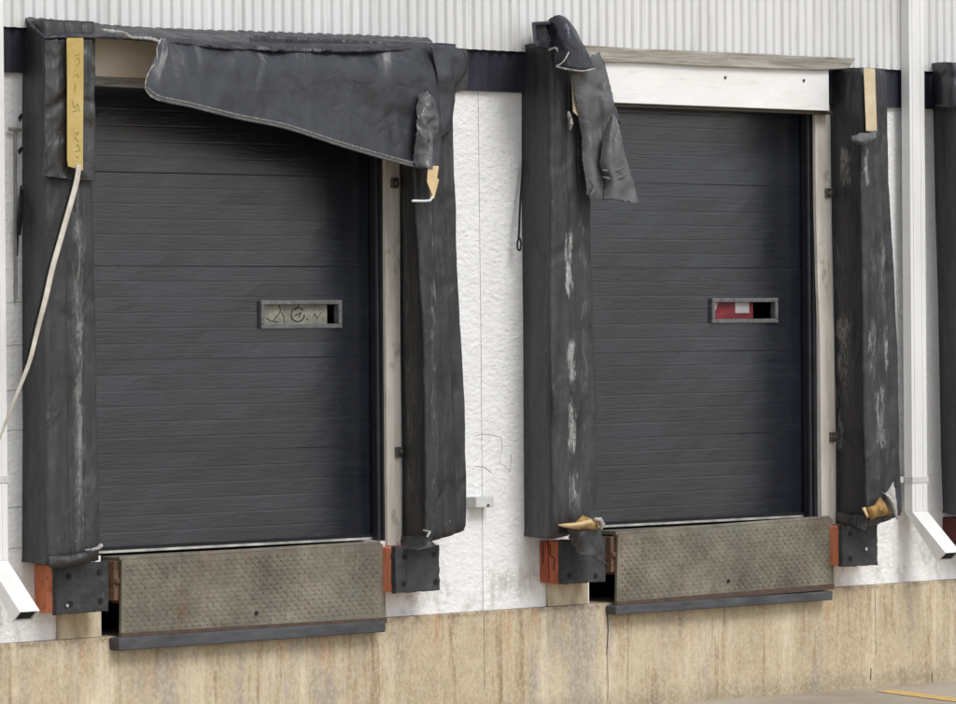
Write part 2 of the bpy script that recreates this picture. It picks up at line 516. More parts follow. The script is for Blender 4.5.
# pits under the levellers
P1 = (X(101, 600, 0), X(376, 600, 0), Z(118, 637, 0.0), Z_FLOOR)
P2 = (X(589, 590, 0), X(828, 590, 0), Z(612, 603, 0.0), Z_FLOOR)
D1h = (D1[0], D1[1], D1[2] - 0.0, D1[3]); D2h = (D2[0], D2[1], D2[2], D2[3])
wall = holed(XL, XR, Z_CONC, Z_BAND1 - 0.1, 0, 0.3, [D1h, D2h, (P1[0], P1[1], Z_CONC, Z_FLOOR), (P2[0], P2[1], Z_CONC, Z_FLOOR)])
wall.build('stucco_wall', STUCCO, B)
fb = holed(XL, XR, -1.0, Z_CONC - 0.002, -0.03, 0.5, [])
fnd = fb.build('concrete_footing', CONCRETE, B, bevel=0.008)
# rear shell, roof
mb = MB()
mb.box(XL, XR, 5.0, 5.2, -1, 7.0).box(XL - .2, XL, 0, 5.2, -1, 7.0).box(XR, XR + .2, 0, 5.2, -1, 7.0).box(XL, XR, 0.25, 5.0, Z_BAND1 + .4, Z_BAND1 + .5)
mb.build('shell_wall', STUCCO, B)
mb = MB(); mb.box(XL - .3, XR + .3, -0.35, 5.3, 7.0, 7.15)
mb.build('roof', WHITE, B)
# dark inside: warehouse floor and pit lining
mb = MB()
mb.box(XL, XR, 0.35, 5.0, Z_FLOOR - 0.12, Z_FLOOR - 0.02)
mb.box(XL, XR, 1.1, 1.2, 0.0, Z_FLOOR - 0.13)
mb.build('interior_floor', BLACK, B)
# band
mb = MB(); mb.box(XL, XR, -0.032, -0.002, Z_BAND0, Z_BAND1 - 0.002)
mb.build('black_band', BAND, B, bevel=0.004)
# siding (trapezoid ribs)
mb = MB()
pitch = 0.077; prof = []
x = XL; i = 0
while x < XR:
    k = random.uniform(-.0015, .0015)
    lap = 0.004 if (i % 12) == 0 else 0
    prof += [(x, -0.048), (x + pitch * .42, -0.048), (x + pitch * .56, -0.067 + k - lap), (x + pitch * .86, -0.067 + k - lap)]
    x += pitch; i += 1
zs = [Z_BAND1, Z_BAND1 + .5, 5.0, 7.0]
n = len(prof)
vs = [(p[0], p[1], z) for z in zs for p in prof]
fs = [(j * n + i, j * n + i + 1, (j + 1) * n + i + 1, (j + 1) * n + i) for j in range(len(zs) - 1) for i in range(n - 1)]
mb.add(vs, fs)
sd = mb.build('ribbed_siding', SIDING, B)
mb = MB()
# siding backing, so no light leaks
mb.box(XL, XR, -0.040, 0.2, Z_BAND1 + 0.001, 6.99)
mb.build('siding_backing', BLACK, B)
# vertical control joint and corner strip by the middle wall
def strip(px0, px1, py0, py1, Y0, Y1, name, mat, par=None, bevel=0.003):
    a = at(px0, (py0 + py1) / 2, Y1); b = at(px1, (py0 + py1) / 2, Y1)
    z0 = Z((px0 + px1) / 2, py1, Y1); z1 = Z((px0 + px1) / 2, py0, Y1)
    mb = MB(); mb.box(a.x, b.x, Y0, Y1, z0, z1)
    return mb.build(name, mat, par or B, bevel=bevel)


def ribbon(pts, wpx, Y, mb, thick=0.004):
    """thin raised strip following pixel points on plane Y"""
    P = [at(px, py, Y) for px, py in pts]
    for i in range(len(P) - 1):
        a, b = P[i], P[i + 1]
        d = (b - a).normalized(); s_ = Vector((-d.z, 0, d.x)) * wpx * 0.0032
        q = [a - s_, b - s_, b + s_, a + s_]
        t = Vector((0, -thick, 0))
        mb.hexa(q, [v + t for v in q])
    return mb


mb = MB()
ribbon([(478, 92), (481, 350), (483, 612)], 0.28, -0.0005, mb, 0.0015)
mb.build('control_joint', CRACK, B)

mb = MB()
def crack(name, mat, pts, w_, Y, th):
    q = MB(); ribbon(pts, w_, Y, q, th); q.build(name, mat, B)


crack('wall_crack', CRACK, [(475, 436), (482, 434), (492, 435), (501, 437), (502, 450), (499, 460)], .25, -0.0005, 0.0015)
crack('wall_crack', CRACK, [(475, 466), (484, 467), (492, 473)], .4, -0.0005, 0.0015)
crack('wall_crack', CRACK, [(499, 463), (505, 466), (510, 472), (511, 455)], .2, -0.0005, 0.0015)
crack('wall_crack', CRACK, [(905, 422), (909, 430), (906, 444), (903, 448)], .4, -0.0005, 0.0015)
for y_ in (302, 345, 390, 430, 507, 548, 590):
    crack('wall_crack', CRACK, [(7, y_ + 1), (14, y_), (24, y_)], .35, -0.0005, 0.0015)
# footing joints
crack('footing_crack', JOINT, [(607, 606), (608, 630), (606.5, 655)], 1.2, -0.0305, 0.002)
crack('footing_crack', JOINT, [(607, 655), (608, 680), (607.5, 702)], .4, -0.0305, 0.0015)
crack('footing_crack', JOINT, [(871, 668), (870.5, 680)], 1.0, -0.0305, 0.002)
crack('footing_crack', JOINT, [(932, 673), (932, 684)], .9, -0.0305, 0.002)
crack('footing_crack', JOINT, [(484, 612), (484.5, 690)], .3, -0.0305, 0.0015)
crack('footing_crack', JOINT, [(875, 590), (876, 655)], .3, -0.0305, 0.0015)
# smooth cream piers under the left bumpers
z = Z_CONC
CREAM = simple('cream_concrete', lin(200, 188, 164), lin(150, 134, 108), 0.9, (1, 1, .5), 9)
mb = MB(); mb.box(X(58, 620, -.02), X(101, 620, -.02), -0.022, -0.002, z, Z(80, 608, 0)); mb.build('concrete_pier', CREAM, B, bevel=0.004)
mb = MB(); mb.box(X(548, 590, -.02), X(588, 590, -.02), -0.022, -0.002, z, Z(560, 575, 0)); mb.build('concrete_pier', CREAM, B, bevel=0.004)


# ------------------------------------------------------------------ doors
def section_panel(x0, x1, z0, z1, hole, parent, label=None):
    """one door section: grooved skin with real thickness"""
    prof = [(0.0, 0.002), (0.004, 0.0)]
    h = z1 - z0
    k = 6
    for i in range(1, k):
        t = h * i / k
        prof += [(t - 0.008, 0.0), (t, 0.00045), (t + 0.008, 0.0)]
    prof += [(h - 0.004, 0.0), (h, 0.002)]
    xs = [x0, x1]
    if hole: xs = [x0, hole[0], hole[1], x1]
    zl = sorted({round(z0 + p[0], 5) for p in prof} | ({hole[2], hole[3]} if hole else set()))

    def yy(z):
        t = z - z0
        for (a, ya), (b, yb) in zip(prof, prof[1:]):
            if a - 1e-5 <= t <= b + 1e-5: return ya + (yb - ya) * (t - a) / max(b - a, 1e-6)
        return 0
    # x subdivisions for slight waviness
    xx = []
    for a, b in zip(xs, xs[1:]):
        n = max(1, int((b - a) / 0.12)); xx += [a + (b - a) * i / n for i in range(n)]
    xx.append(xs[-1])
    vs = []
    for z in zl:
        for x in xx:
            edge = x in (x0, x1)
            w = noise.noise(Vector((x * 1.4, 3.1, z * 2.2))) * 0.006 + noise.noise(Vector((x * 5, 8.1, z * 7))) * 0.002
            vs.append((x, DOORY + yy(z) + w, z))
    n = len(xx); fs = []
    for j in range(len(zl) - 1):
        for i in range(n - 1):
            cx, cz = (xx[i] + xx[i + 1]) / 2, (zl[j] + zl[j + 1]) / 2
            if hole and hole[0] < cx < hole[1] and hole[2] < cz < hole[3]: continue
            fs.append((j * n + i, j * n + i + 1, (j + 1) * n + i + 1, (j + 1) * n + i))
    mb = MB(); mb.add(vs, fs)
    o = mb.build('door_section', DOOR, parent)
    md = o.modifiers.new('s', 'SOLIDIFY'); md.thickness = 0.035
    md.offset = -1 if o.data.polygons[0].normal.y < 0 else 1
    return o


def frame_box(mb, x0, x1, z0, z1, t, y0, y1):
    mb.box(x0, x1, y0, y1, z1 - t, z1); mb.box(x0, x1, y0, y1, z0, z0 + t)
    mb.box(x0, x0 + t, y0, y1, z0 + t, z1 - t); mb.box(x1 - t, x1, y0, y1, z0 + t, z1 - t)


def door(D, winpx, label, refx):
    t = thing('overhead_door', ((D[0] + D[1]) / 2, DOORY, D[2]), label, 'loading door', 'dark sectional overhead doors of the loading docks')
    yw = DOORY - 0.004
    wx0, wx1 = X(winpx[0], winpx[2], yw), X(winpx[1], winpx[2], yw)
    cz1, cz0 = Z((winpx[0] + winpx[1]) / 2, winpx[2], yw), Z((winpx[0] + winpx[1]) / 2, winpx[3], yw)
    hole = (wx0 + 0.015, wx1 - 0.015, cz0 + 0.012, cz1 - 0.012)
    h = 0.553
    z = D[2] + 0.03
    first = True
    while z < D[3]:
        z1 = min(z + h, D[3] + 0.05)
        hh = hole if z < hole[2] and z1 > hole[3] else None
        section_panel(D[0] + 0.01, D[1] - 0.01, z, z1 - 0.0003, hh, t)
        z += h
    mb = MB(); frame_box(mb, wx0, wx1, cz0, cz1, 0.028, DOORY - 0.022, DOORY + 0.03)
    win = mb.build('window', FRAME_M, t, bevel=0.005)
    mb = MB()
    mb.box(D[0] + .02, D[1] - .02, DOORY - 0.008, DOORY + 0.022, D[2] + 0.003, D[2] + 0.022)
    so = mb.build('bottom_seal', SEALSTRIP, t, bevel=0.004)
    mb = MB()
    mb.box(D[0] + .012, D[1] - .012, DOORY - 0.012, DOORY + 0.03, D[2] + 0.0225, D[2] + 0.040)
    mb.build('bottom_rail', BLACK, t)
    return t, win, (wx0, wx1, cz0, cz1)


t1, win1, w1 = door(D1, (259.5, 340.5, 300, 328.5), 'dark grey ribbed overhead door with dirty scrawled window behind the long torn black curtain', 0)
t2, win2, w2 = door(D2, (710.5, 776.5, 298, 323), 'dark grey ribbed overhead door under the white header board, red sheet in its window', 0)


def scribble(mb, pts, w, Y, th=0.003): return ribbon(pts, w, Y, mb, th)


# door 1 window contents
mb = MB(); yb = DOORY + 0.015
mb.box(w1[0] + .02, X(327, 315, yb), yb, yb + .006, w1[2] + .012, Z(295, 303.5, yb))
pane = mb.build('pane', PANE_G, win1)
mb = MB(); Y = yb - 0.001
ring = [(293.5 + 4.2 + 6.6 * math.cos(a), 314.5 - 7 * math.sin(a)) for a in [math.radians(d) for d in range(40, 380, 20)]]
scribble(mb, ring, .95, Y)
scribble(mb, [(294, 316), (298, 314), (301, 312.5), (299, 317)], .7, Y)
scribble(mb, [(299, 304), (298, 307), (295, 310)], .9, Y)
scribble(mb, [(306.5, 318.6), (307.6, 319.6)], .9, Y)
scribble(mb, [(278.5, 304), (280, 308), (280.5, 311), (277, 316), (273, 321)], .5, Y)
scribble(mb, [(281, 312), (284, 317), (284, 322)], .35, Y)
scribble(mb, [(266, 318), (271, 321), (278, 322)], .35, Y)
scribble(mb, [(313, 318), (315, 313), (317, 319), (321, 312)], .25, Y)
mb.build('scrawl', INK, win1)
# door 2 window contents
mb = MB()
mb.box(w2[0] + .02, X(753, 312, yb), yb, yb + .006, w2[2] + .02, Z(732, 301.5, yb))
mb.build('pane', PANE_R, win2)
mb = MB(); a = at(735, 302, yb - .004); b = at(749, 313, yb - .004)
mb.box(a.x, b.x, yb - .006, yb - .001, b.z, a.z)
mb.add([at(713.5, 301.5, yb - .006), at(718.5, 301.8, yb - .006), at(715.5, 310.5, yb - .006), at(713, 310, yb - .006)], [(0, 1, 2, 3)])
mb.build('sticker', LABELG, win2)
mb = MB()
for yy_ in (315.5, 318.5, 320.6):
    scribble(mb, [(737, yy_), (746, yy_ - .4), (752, yy_ - 1)], .3, yb - .001, .002)
mb.build('crease_mark', INK, win2)


def jamb_parts(t, D, pts_out, ybot, bolts, header):
    # track: dark channel on the reveal
    mb = MB(); mb.box(D[1] - 0.030, D[1] - 0.002, 0.004, DOORY - 0.01, D[2], D[3])
    mb.build('door_track', DKMETAL, t, bevel=0.003)
    mb = MB(); mb.box(D[1] - 0.045, D[1] - 0.032, 0.03, 0.045, D[2], D[3])
    mb.build('track_edge', simple('track_edge_metal', (0.05, 0.052, 0.06, 1)), t)
    mb = MB(); mb.box(D[0] + 0.002, D[0] + 0.03, 0.004, DOORY - 0.01, D[2], D[3])
    mb.build('door_track', DKMETAL, t, bevel=0.003)
    # jamb board with wobbly edges
    Yf = -0.03
    L = [at(a[0], a[1], Yf) for a in pts_out]; R = [at(a[2], a[1], Yf) for a in pts_out]
    mb = MB()
    n = len(L); vs = []
    for y in (Yf, -0.001):
        for l, r in zip(L, R):
            vs += [(l.x, y, l.z), (r.x, y, l.z)]
    fs = []
    for i in range(n - 1):
        fs.append((2 * i, 2 * i + 1, 2 * i + 3, 2 * i + 2))
        o_ = 2 * n
        fs.append((o_ + 2 * i, o_ + 2 * i + 2, o_ + 2 * i + 3, o_ + 2 * i + 1))
        fs.append((2 * i, 2 * i + 2, o_ + 2 * i + 2, o_ + 2 * i)); fs.append((2 * i + 1, o_ + 2 * i + 1, o_ + 2 * i + 3, 2 * i + 3))
    fs += [(0, 1, 2 * n + 1, 2 * n), (2 * n - 2, 2 * n - 1, 4 * n - 1, 4 * n - 2)]
    mb.add(vs, fs)
    jb = mb.build('jamb_board', JAMB, t, bevel=0.003)
    # hidden jamb on the other side
    mb = MB(); mb.box(D[0] - 0.11, D[0] + .002, Yf, -0.001, D[2], D[3])
    mb.build('jamb_board', JAMB, t, bevel=0.003)
    for bx, by in bolts:
        mb = MB(); c = at(bx, by, Yf)
        mb.box(c.x - .026, c.x + .030, Yf - .02, Yf - .0005, c.z - .032, c.z + .032)
        disc(mb, Vector((c.x + .004, Yf - .02, c.z)), .015, .02, 8)
        mb.build('latch_bracket', STEELBOLT, jb, bevel=0.005)


jamb_parts(t1, D1, [(385, 100, 400), (385.2, 165, 399.5), (385.5, 250, 400), (386.5, 400, 401), (387, 470, 401), (388, 546, 402)], 0, [(393, 183), (397.5, 452)], 0)
jamb_parts(t2, D2, [(815.5, 104, 829.5), (816, 200, 830.5), (818, 280, 831.5), (820, 330, 834), (821, 430, 835), (822, 525, 836)], 0, [(827, 193), (831.5, 437)], 0)

# header boards
mb = MB()
a = at(84, 40, -.05); z0 = Z(120, 78, -.05)
mb.box(D1[0] - .1, D1[1] + .1, -0.055, -0.034, z0 + .003, Z_BAND1 + 0.03)
mb.build('header_panel', PLY, t1)
mb = MB(); mb.box(D1[0] - .1, D1[1] + .1, -0.06, -0.034, D1[3] - .01, z0)
mb.build('header_rail', OLD_WOOD, t1, bevel=0.003)
mb = MB()
za, zb = Z(700, 106, -.12), Z(700, 66, -.12)
mb.box(D2[0] - .05, X(829, 85, -.12), -0.12, -0.034, za, zb + .03)
hb = mb.build('header_board', WHITE_BOARD, t2, bevel=0.004)
mb = MB()
for px, py in ((725, 77.5), (803.5, 80.5)):
    disc(mb, at(px, py, -.120), .010, .008, 8)
mb.build('screw', STEELBOLT, hb)
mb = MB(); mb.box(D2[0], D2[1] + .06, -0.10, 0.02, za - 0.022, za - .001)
mb.build('header_shadow_strip', simple('header_shade_paint', lin(70, 62, 54)), t2)  # dark strip stands in for the shade under the header board


# ------------------------------------------------------------------ pads
def pad(rows, P, mat, parent, seed, name='side_pad', label=None, lift_r=0.05, lift_l=0.0, wob=1.0):
    """rows: (py, x_back_left, x_front_left, x_front_right) in photo pixels; P depth"""
    ctrl = []
    for py, bl, fl, fr in rows:
        f = at_raw((fl + fr) / 2, py, -P)
        ctrl.append((f.z, at_raw(bl, py, 0).x, at_raw(fl, py, -P).x, at_raw(fr, py, -P).x))
    ctrl.sort(key=lambda c: -c[0])
    z1, z0 = ctrl[0][0], ctrl[-1][0]
    n = int((z1 - z0) / 0.035)
    rings = []
    for i in range(n + 1):
        z = z1 + (z0 - z1) * i / n
        for a, b in zip(ctrl, ctrl[1:]):
            if b[0] - 1e-6 <= z <= a[0] + 1e-6: break
        t = (a[0] - z) / max(a[0] - b[0], 1e-6)
        bl, fl, fr = [a[k] + (b[k] - a[k]) * t for k in (1, 2, 3)]
        ring = []
        r = 0.022
        endk = 1.0
        e = min(i, n - i) * 0.035
        sh = 0.018 * max(0, 1 - e / 0.05) ** 2
        sec = []
        for k in range(8): s = k / 8; sec.append((bl + (fl - bl) * s, -0.001 - (P - r) * s, 0))
        for k in range(4):
            a_ = math.pi / 2 * (k + .5) / 4
            sec.append((fl + r - r * math.cos(a_), -(P - r) - r * math.sin(a_), 0))
        for k in range(1, 36): s = k / 36; sec.append((fl + r + (fr - fl - 2 * r) * s, -P, 1))
        for k in range(4):
            a_ = math.pi / 2 * (k + .5) / 4
            sec.append((fr - r + r * math.sin(a_), -(P - r) - r * math.cos(a_), 1))
        for k in range(8): s = k / 7; sec.append((fr - 0.02 * s, -(P - r) * (1 - s) - 0.001 * s, 1))
        for (x, y, fr_) in sec:
            s = (x - fl) / (fr - fl)
            zz = z
            bf = max(0, 1 - (z - z0) / 0.5)
            zz += bf * (lift_r * max(0, s) ** 1.5 + lift_l * max(0, 1 - abs(s)))
            v = Vector((x, y, zz))
            q = Vector((x * 2.2 + seed, y * 2.2, zz * 1.1))
            w = noise.noise(q) * 0.014 + noise.noise(Vector((x * 9 + seed, y * 9, zz * 3.2))) * 0.009 + noise.noise(Vector((x * 22, seed + y * 22, zz * 14))) * 0.004
            amp = min(1.0, -y / 0.06) * wob
            # centre ridge and valley of the bevelled foam
            mean = 0.05 * noise.noise(Vector((seed, 0, zz * 1.3)))
            ridge = (0.013 * math.exp(-((s - 0.45 - mean) / 0.035) ** 2) + 0.010 * math.exp(-((s - 0.74 + mean) / 0.03) ** 2) - 0.006 * math.exp(-((s - 0.6 + mean * .5) / 0.08) ** 2)) * (1 if fr_ else 0) * (0.5 + 1.2 * abs(noise.noise(Vector((seed + 3, 1, zz * 2.1)))))
            v += Vector((noise.noise(q + Vector((9, 4, 1))) * 0.016 * amp, -w * amp + ridge + sh, 0))
            ring.append(v)
        rings.append(ring)
    m = len(rings[0])
    mb = MB()
    vs = [v for r_ in rings for v in r_]
    fs = [(i * m + k, i * m + (k + 1) % m, (i + 1) * m + (k + 1) % m, (i + 1) * m + k) for i in range(n) for k in range(m)]
    fs += [tuple(range(m)), tuple(range(n * m, (n + 1) * m))]
    mb.add(vs, fs)
    o = mb.build(name, mat, parent, smooth=False)
    for p in o.data.polygons: p.use_smooth = len(p.vertices) == 4
    if label: o['label'] = label
    return o


def cr(p0, p1, p2, p3, t):
    return tuple(0.5 * ((2 * b) + (-a + c) * t + (2 * a - 5 * b + 4 * c - d) * t * t + (-a + 3 * b - 3 * c + d) * t ** 3) for a, b, c, d in zip(p0, p1, p2, p3))


def spline(pts, n):
    out = []
    L = len(pts) - 1
    for i in range(n + 1):
        u = i / n * L; k = min(int(u), L - 1); t = u - k
        g = lambda j: pts[max(0, min(L, j))]
        out.append(cr(g(k - 1), g(k), g(k + 1), g(k + 2), t))
    return out


def sheet(rows, mat, parent, name, nu=30, nv=20, thick=0.008, amp=0.012, freq=6, seed=0, ragged=0.0, linear_u=False):
    """rows of (px, py, Y) control points; every row the same length"""
    rr_ = [spline(r, nu) for r in rows]
    cols = [spline([r[i] for r in rr_], nv) for i in range(nu + 1)]
    vs = []
    for j in range(nv + 1):
        for i in range(nu + 1):
            px, py, Y = cols[i][j]
            if ragged and j in (0, nv): py += noise.noise(Vector((i * .43, seed, j))) * ragged + noise.noise(Vector((i * 1.37, seed + 2, j))) * ragged * .5
            if ragged and i in (0, nu): px += noise.noise(Vector((j * .9, seed + 5, i))) * ragged
            p = at(px, py, Y)
            q = Vector((p.x * freq + seed, seed, p.z * freq * 0.7))
            f1 = noise.noise(q * .8 + Vector((7, 2, 3))); f2 = noise.noise(q * 1.9 + Vector((1, 9, 4)))
            p.y += noise.noise(q) * amp * .5 + (abs(f1) - .2) * amp * 1.3 + (abs(f2) - .2) * amp * .7
            vs.append(p)
    n = nu + 1
    fs = [(j * n + i, j * n + i + 1, (j + 1) * n + i + 1, (j + 1) * n + i) for j in range(nv) for i in range(nu)]
    mb = MB(); mb.add(vs, fs)
    return mb.build(name, mat, parent, smooth=True, solid=thick)


def xp(px, py, P): return at_raw(px, py, -P).x


P = 0.36
KD = 1.5
# ---- dock 1
s1 = thing('dock_seal', (X(240, 300, 0), 0, Z_FLOOR), 'black padded dock seal with long torn curtain sagging across its door and yellow foam showing', 'dock seal', 'black vinyl dock seals round the doors')
mat = vinyl('vinyl_left_pad', [(xp(80, 400, P), .055, at_raw(80, 548, -P).z, at_raw(80, 185, -P).z, .62, .12), (xp(80, 400, P), .03, at_raw(80, 540, -P).z, at_raw(80, 200, -P).z, .52, .19), (xp(38, 400, P), .04, at_raw(38, 545, -P).z, at_raw(38, 420, -P).z, .35, .13)], dark=(.018, .018, .019), light=(.044, .044, .045), crease=.25)
pad([(20, 23, 44, 96), (100, 22, 44, 95), (175, 22, 45, 94), (300, 22, 46, 97), (430, 22.5, 47.5, 99), (520, 22, 48, 100), (564, 22, 49, 100)], P, mat, s1, 1.3, label='left pad with a worn speckled edge and a yellow foam strip near its top', lift_r=.06)
mat = vinyl('vinyl_right_pad', [(xp(434, 400, P), .035, at_raw(434, 530, -P).z, at_raw(434, 170, -P).z, .42, .13), (xp(422, 480, P), .05, at_raw(425, 545, -P).z, at_raw(425, 440, -P).z, .3, .10)], dark=(.012, .012, .013), light=(.042, .042, .044), crease=.3)
pad([(47, 402, 412, 470), (70, 402, 412, 470), (90, 401, 413, 470), (93, 401, 414, 454), (170, 400, 415, 455), (240, 400, 419, 458), (320, 400, 423, 462), (400, 401, 426, 466), (470, 402, 427, 467.5), (541, 402, 427, 468)], P, mat, s1, 5.1, label='right pad, bulging, with its cover peeled at the top', lift_r=.06)
VHEAD = vinyl('vinyl_head', dark=(.012, .012, .018), light=(.04, .041, .05), wrinkle=0.7, crease=.7, rough=.45)
# sloped hood over the head
hood_rows = [
    [(24, 17.5, -.02), (95, 24, -.02), (160, 28, -.02), (230, 30.5, -.02), (330, 34, -.02), (428, 38, -.02)],
    [(30, 24, -.12), (95, 29, -.13), (160, 32, -.14), (230, 37, -.14), (330, 41, -.14), (432, 42, -.12)],
    [(38, 31, -.20), (95, 33, -.22), (160, 37, -.24), (230, 43, -.25), (330, 46, -.25), (434, 45, -.22)],
    [(46, 38, -.26), (95, 37.5, -.27), (160, 41, -.28), (230, 49, -.275), (330, 52, -.28), (436, 49, -.26)]]
sheet(hood_rows, VHEAD, s1, 'head_cover', 160, 24, 0.016, 0.034, 4, 2, ragged=1.6)
mb = MB()
p0, p1 = at(300, 40, -.1), at(436, 44, -.1)
mb.hexa([at(250, 34, -.02), at(250, 34, -.22), at(250, 52, -.22), at(250, 52, -.02)], [at(430, 41, -.02), at(430, 43, -.22), at(430, 62, -.22), at(430, 60, -.02)])
mb.build('head_pad', VHEAD, s1, bevel=.02)
# frayed pale edge of the hood
mb = MB()
mb.tube([at(*q) for q in spline([(102, 30, -.29), (115, 31.5, -.30), (124, 33, -.30), (131, 37, -.30), (143, 38, -.30), (152, 39, -.30), (160, 42, -.30)], 30)], [0.004 + .007 * abs(math.sin(k * 1.9)) for k in range(31)], 6)
mb.build('frayed_edge', CLOTH_W, s1)
VCURT = vinyl('vinyl_curtain', dark=(.026, .028, .034), light=(.046, .049, .058), wrinkle=0.18, streak=False, crease=.6, rough=.40, tall=1.4)
cur = [
    [(160, 38, -.25), (200, 40, -.25), (240, 44, -.25), (300, 46, -.25), (360, 48, -.25), (405, 46, -.25), (436, 43, -.25), (456, 44, -.26)],
    [(158, 52, -.28), (200, 58, -.29), (240, 62, -.29), (300, 66, -.28), (360, 72, -.28), (405, 78, -.28), (436, 76, -.28), (455, 78, -.27)],
    [(148, 74, -.30), (196, 82, -.31), (240, 90, -.30), (298, 96, -.29), (352, 110, -.28), (400, 120, -.28), (432, 116, -.29), (445, 112, -.27)],
    [(147, 91, -.33), (192, 107, -.32), (236, 118, -.31), (285, 128, -.30), (335, 144, -.29), (375, 156, -.28), (412, 166, -.28), (437, 171, -.28)]]
cu = sheet(cur, VCURT, s1, 'head_curtain', 140, 60, 0.006, 0.030, 2.6, 8, ragged=0)
cu['label'] = 'long slanting torn head curtain hanging lower at its right end'
VHEM = vinyl('vinyl_hem', dark=(.07, .07, .072), light=(.16, .16, .165), wrinkle=.3)
mb = MB()
pts = spline([(147, 91, -.335), (160, 100, -.335), (192, 107, -.325), (236, 118, -.315), (285, 128, -.305), (335, 144, -.295), (375, 156, -.288), (412, 166, -.288), (437, 171, -.288)], 60)
mb.tube([at(p[0], p[1] - 1, p[2]) for p in pts], 0.012, 8, 0.35)
mb.build('hem', VHEM, cu, smooth=True)
mb = MB()
mb.tube([at(p[0], p[1] - 3.6, p[2] - .004) for p in pts], 0.006, 6, 0.6)
mb.build('hem_stitching', simple('grey_thread', lin(136, 135, 132), lin(80, 80, 78), .9, scale=60), cu)
mb = MB()
mb.tube([at(*q) for q in spline([(161, 39, -.30), (157, 48, -.31), (157, 60, -.32), (150, 70, -.32), (146, 80, -.335), (146, 90, -.335), (152, 97, -.335), (160, 101, -.335)], 30)], [0.002 + .004 * abs(noise.noise(Vector((k * .7, 1, 4)))) * 2 for k in range(31)], 6)
mb.build('torn_edge', CLOTH_W, cu)
# pale crease at top of the curtain
# crumpled shiny patch over the right pad
VSHINY = vinyl('vinyl_shiny', dark=(.05, .05, .055), light=(.17, .17, .175), rough=.32, wrinkle=.6, crease=.9)
sheet([[(419, 95, -.30), (427, 92, -.32), (436, 100, -.31)], [(416, 112, -.31), (428, 112, -.345), (439, 122, -.31)], [(415, 130, -.31), (426, 130, -.33), (436, 138, -.30)], [(416, 158, -.31), (426, 158, -.34), (436, 152, -.30)], [(417, 166, -.31), (428, 168, -.33), (437, 170, -.30)]],
      VSHINY, s1, 'crumpled_flap', 30, 60, .006, .05, 9, 3, ragged=2.0)
sheet([[(430, 46, -.29), (448, 45, -.29), (462, 50, -.27)], [(436, 70, -.285), (450, 72, -.30), (466, 70, -.27)], [(438, 95, -.28), (446, 98, -.29), (455, 92, -.27)], [(438, 140, -.27), (443, 138, -.28), (452, 130, -.26)]], VCURT, s1, 'corner_cover', 12, 20, .008, .022, 8, 4)
# foam wedge and hook
mb = MB()
a, b = -.27, -.33
mb.hexa([at(429, 166, a), at(438, 166, a), at(433, 197, a), at(430, 197, a)], [at(428, 166, b), at(439, 166, b), at(434, 199, b), at(430.5, 199, b)])
mb.add([at(428, 166, b), at(439, 180, b), at(434, 199, b - .01), at(427, 182, b)], [(0, 1, 2, 3)])
mb.build('foam_scrap', TFOAM, s1, bevel=.006)
mb = MB(); mb.tube([at(*q) for q in [(434, 190, -.33), (432.5, 197, -.335), (430, 200.5, -.335), (424, 201, -.335), (412, 200.8, -.335)]], 0.008, 6)
mb.build('wire_hook', simple('white_wire', (.75, .74, .72, 1)), s1)
# dark patch round the yellow strip
VPATCH = vinyl('vinyl_patch', dark=(.02, .02, .021), light=(.055, .055, .056), wrinkle=0.5, rough=.42, crease=1.0)
sheet([[(46, 40, -.265), (60, 40, -.27), (75, 40, -.27), (93, 40, -.265)], [(45, 80, -.265), (60, 80, -.275), (78, 80, -.27), (94, 82, -.265)], [(45, 130, -.265), (60, 130, -.275), (78, 130, -.27), (94, 130, -.265)], [(44, 176, -.265), (60, 178, -.275), (78, 180, -.27), (94, 181, -.265)]],
      VPATCH, s1, 'cover_patch', 40, 100, .006, .024, 6, 6, ragged=1.0)
mb = MB()
ya, yb_ = -.275, -.305
L = [(66.5, 38), (67, 80), (67, 120), (67, 160), (68, 166.5)]; R = [(83.5, 38), (83.6, 80), (83.2, 120), (83, 160), (83, 171)]
vs = []
for y in (ya, yb_):
    for l, r in zip(L, R): vs += [at(l[0], l[1], y), at(r[0], r[1], y)]
n = len(L); fs = []
for i in range(n - 1):
    fs += [(2 * i, 2 * i + 1, 2 * i + 3, 2 * i + 2), (2 * n + 2 * i, 2 * n + 2 * i + 2, 2 * n + 2 * i + 3, 2 * n + 2 * i + 1), (2 * i, 2 * i + 2, 2 * n + 2 * i + 2, 2 * n + 2 * i), (2 * i + 1, 2 * n + 2 * i + 1, 2 * n + 2 * i + 3, 2 * i + 3)]
fs += [(0, 1, 2 * n + 1, 2 * n), (2 * n - 2, 2 * n - 1, 4 * n - 1, 4 * n - 2)]
mb.add(vs, fs)
yf = mb.build('yellow_foam_strip', YFOAM, s1, bevel=.004)
mb = MB(); Y = yb_ - .0005
INK2 = simple('faded_ink', lin(140, 116, 66), lin(126, 102, 56), .8)
for pts in ([(76, 60), (79, 58), (80, 62), (77, 66)], [(75, 56), (80, 54)], [(73, 77), (77, 74), (79, 78)], [(72, 100), (74, 108), (78, 104), (79, 112)], [(73, 112), (77, 110)], [(74, 134), (79, 132), (75, 138), (79, 142)], [(75, 147), (78, 144), (80, 150), (75, 152)], [(75, 84), (75, 92)], [(76, 156), (79, 158)]):
    ribbon(pts, .35, Y, mb, .0015)
mb.build('scrawl', INK2, yf)
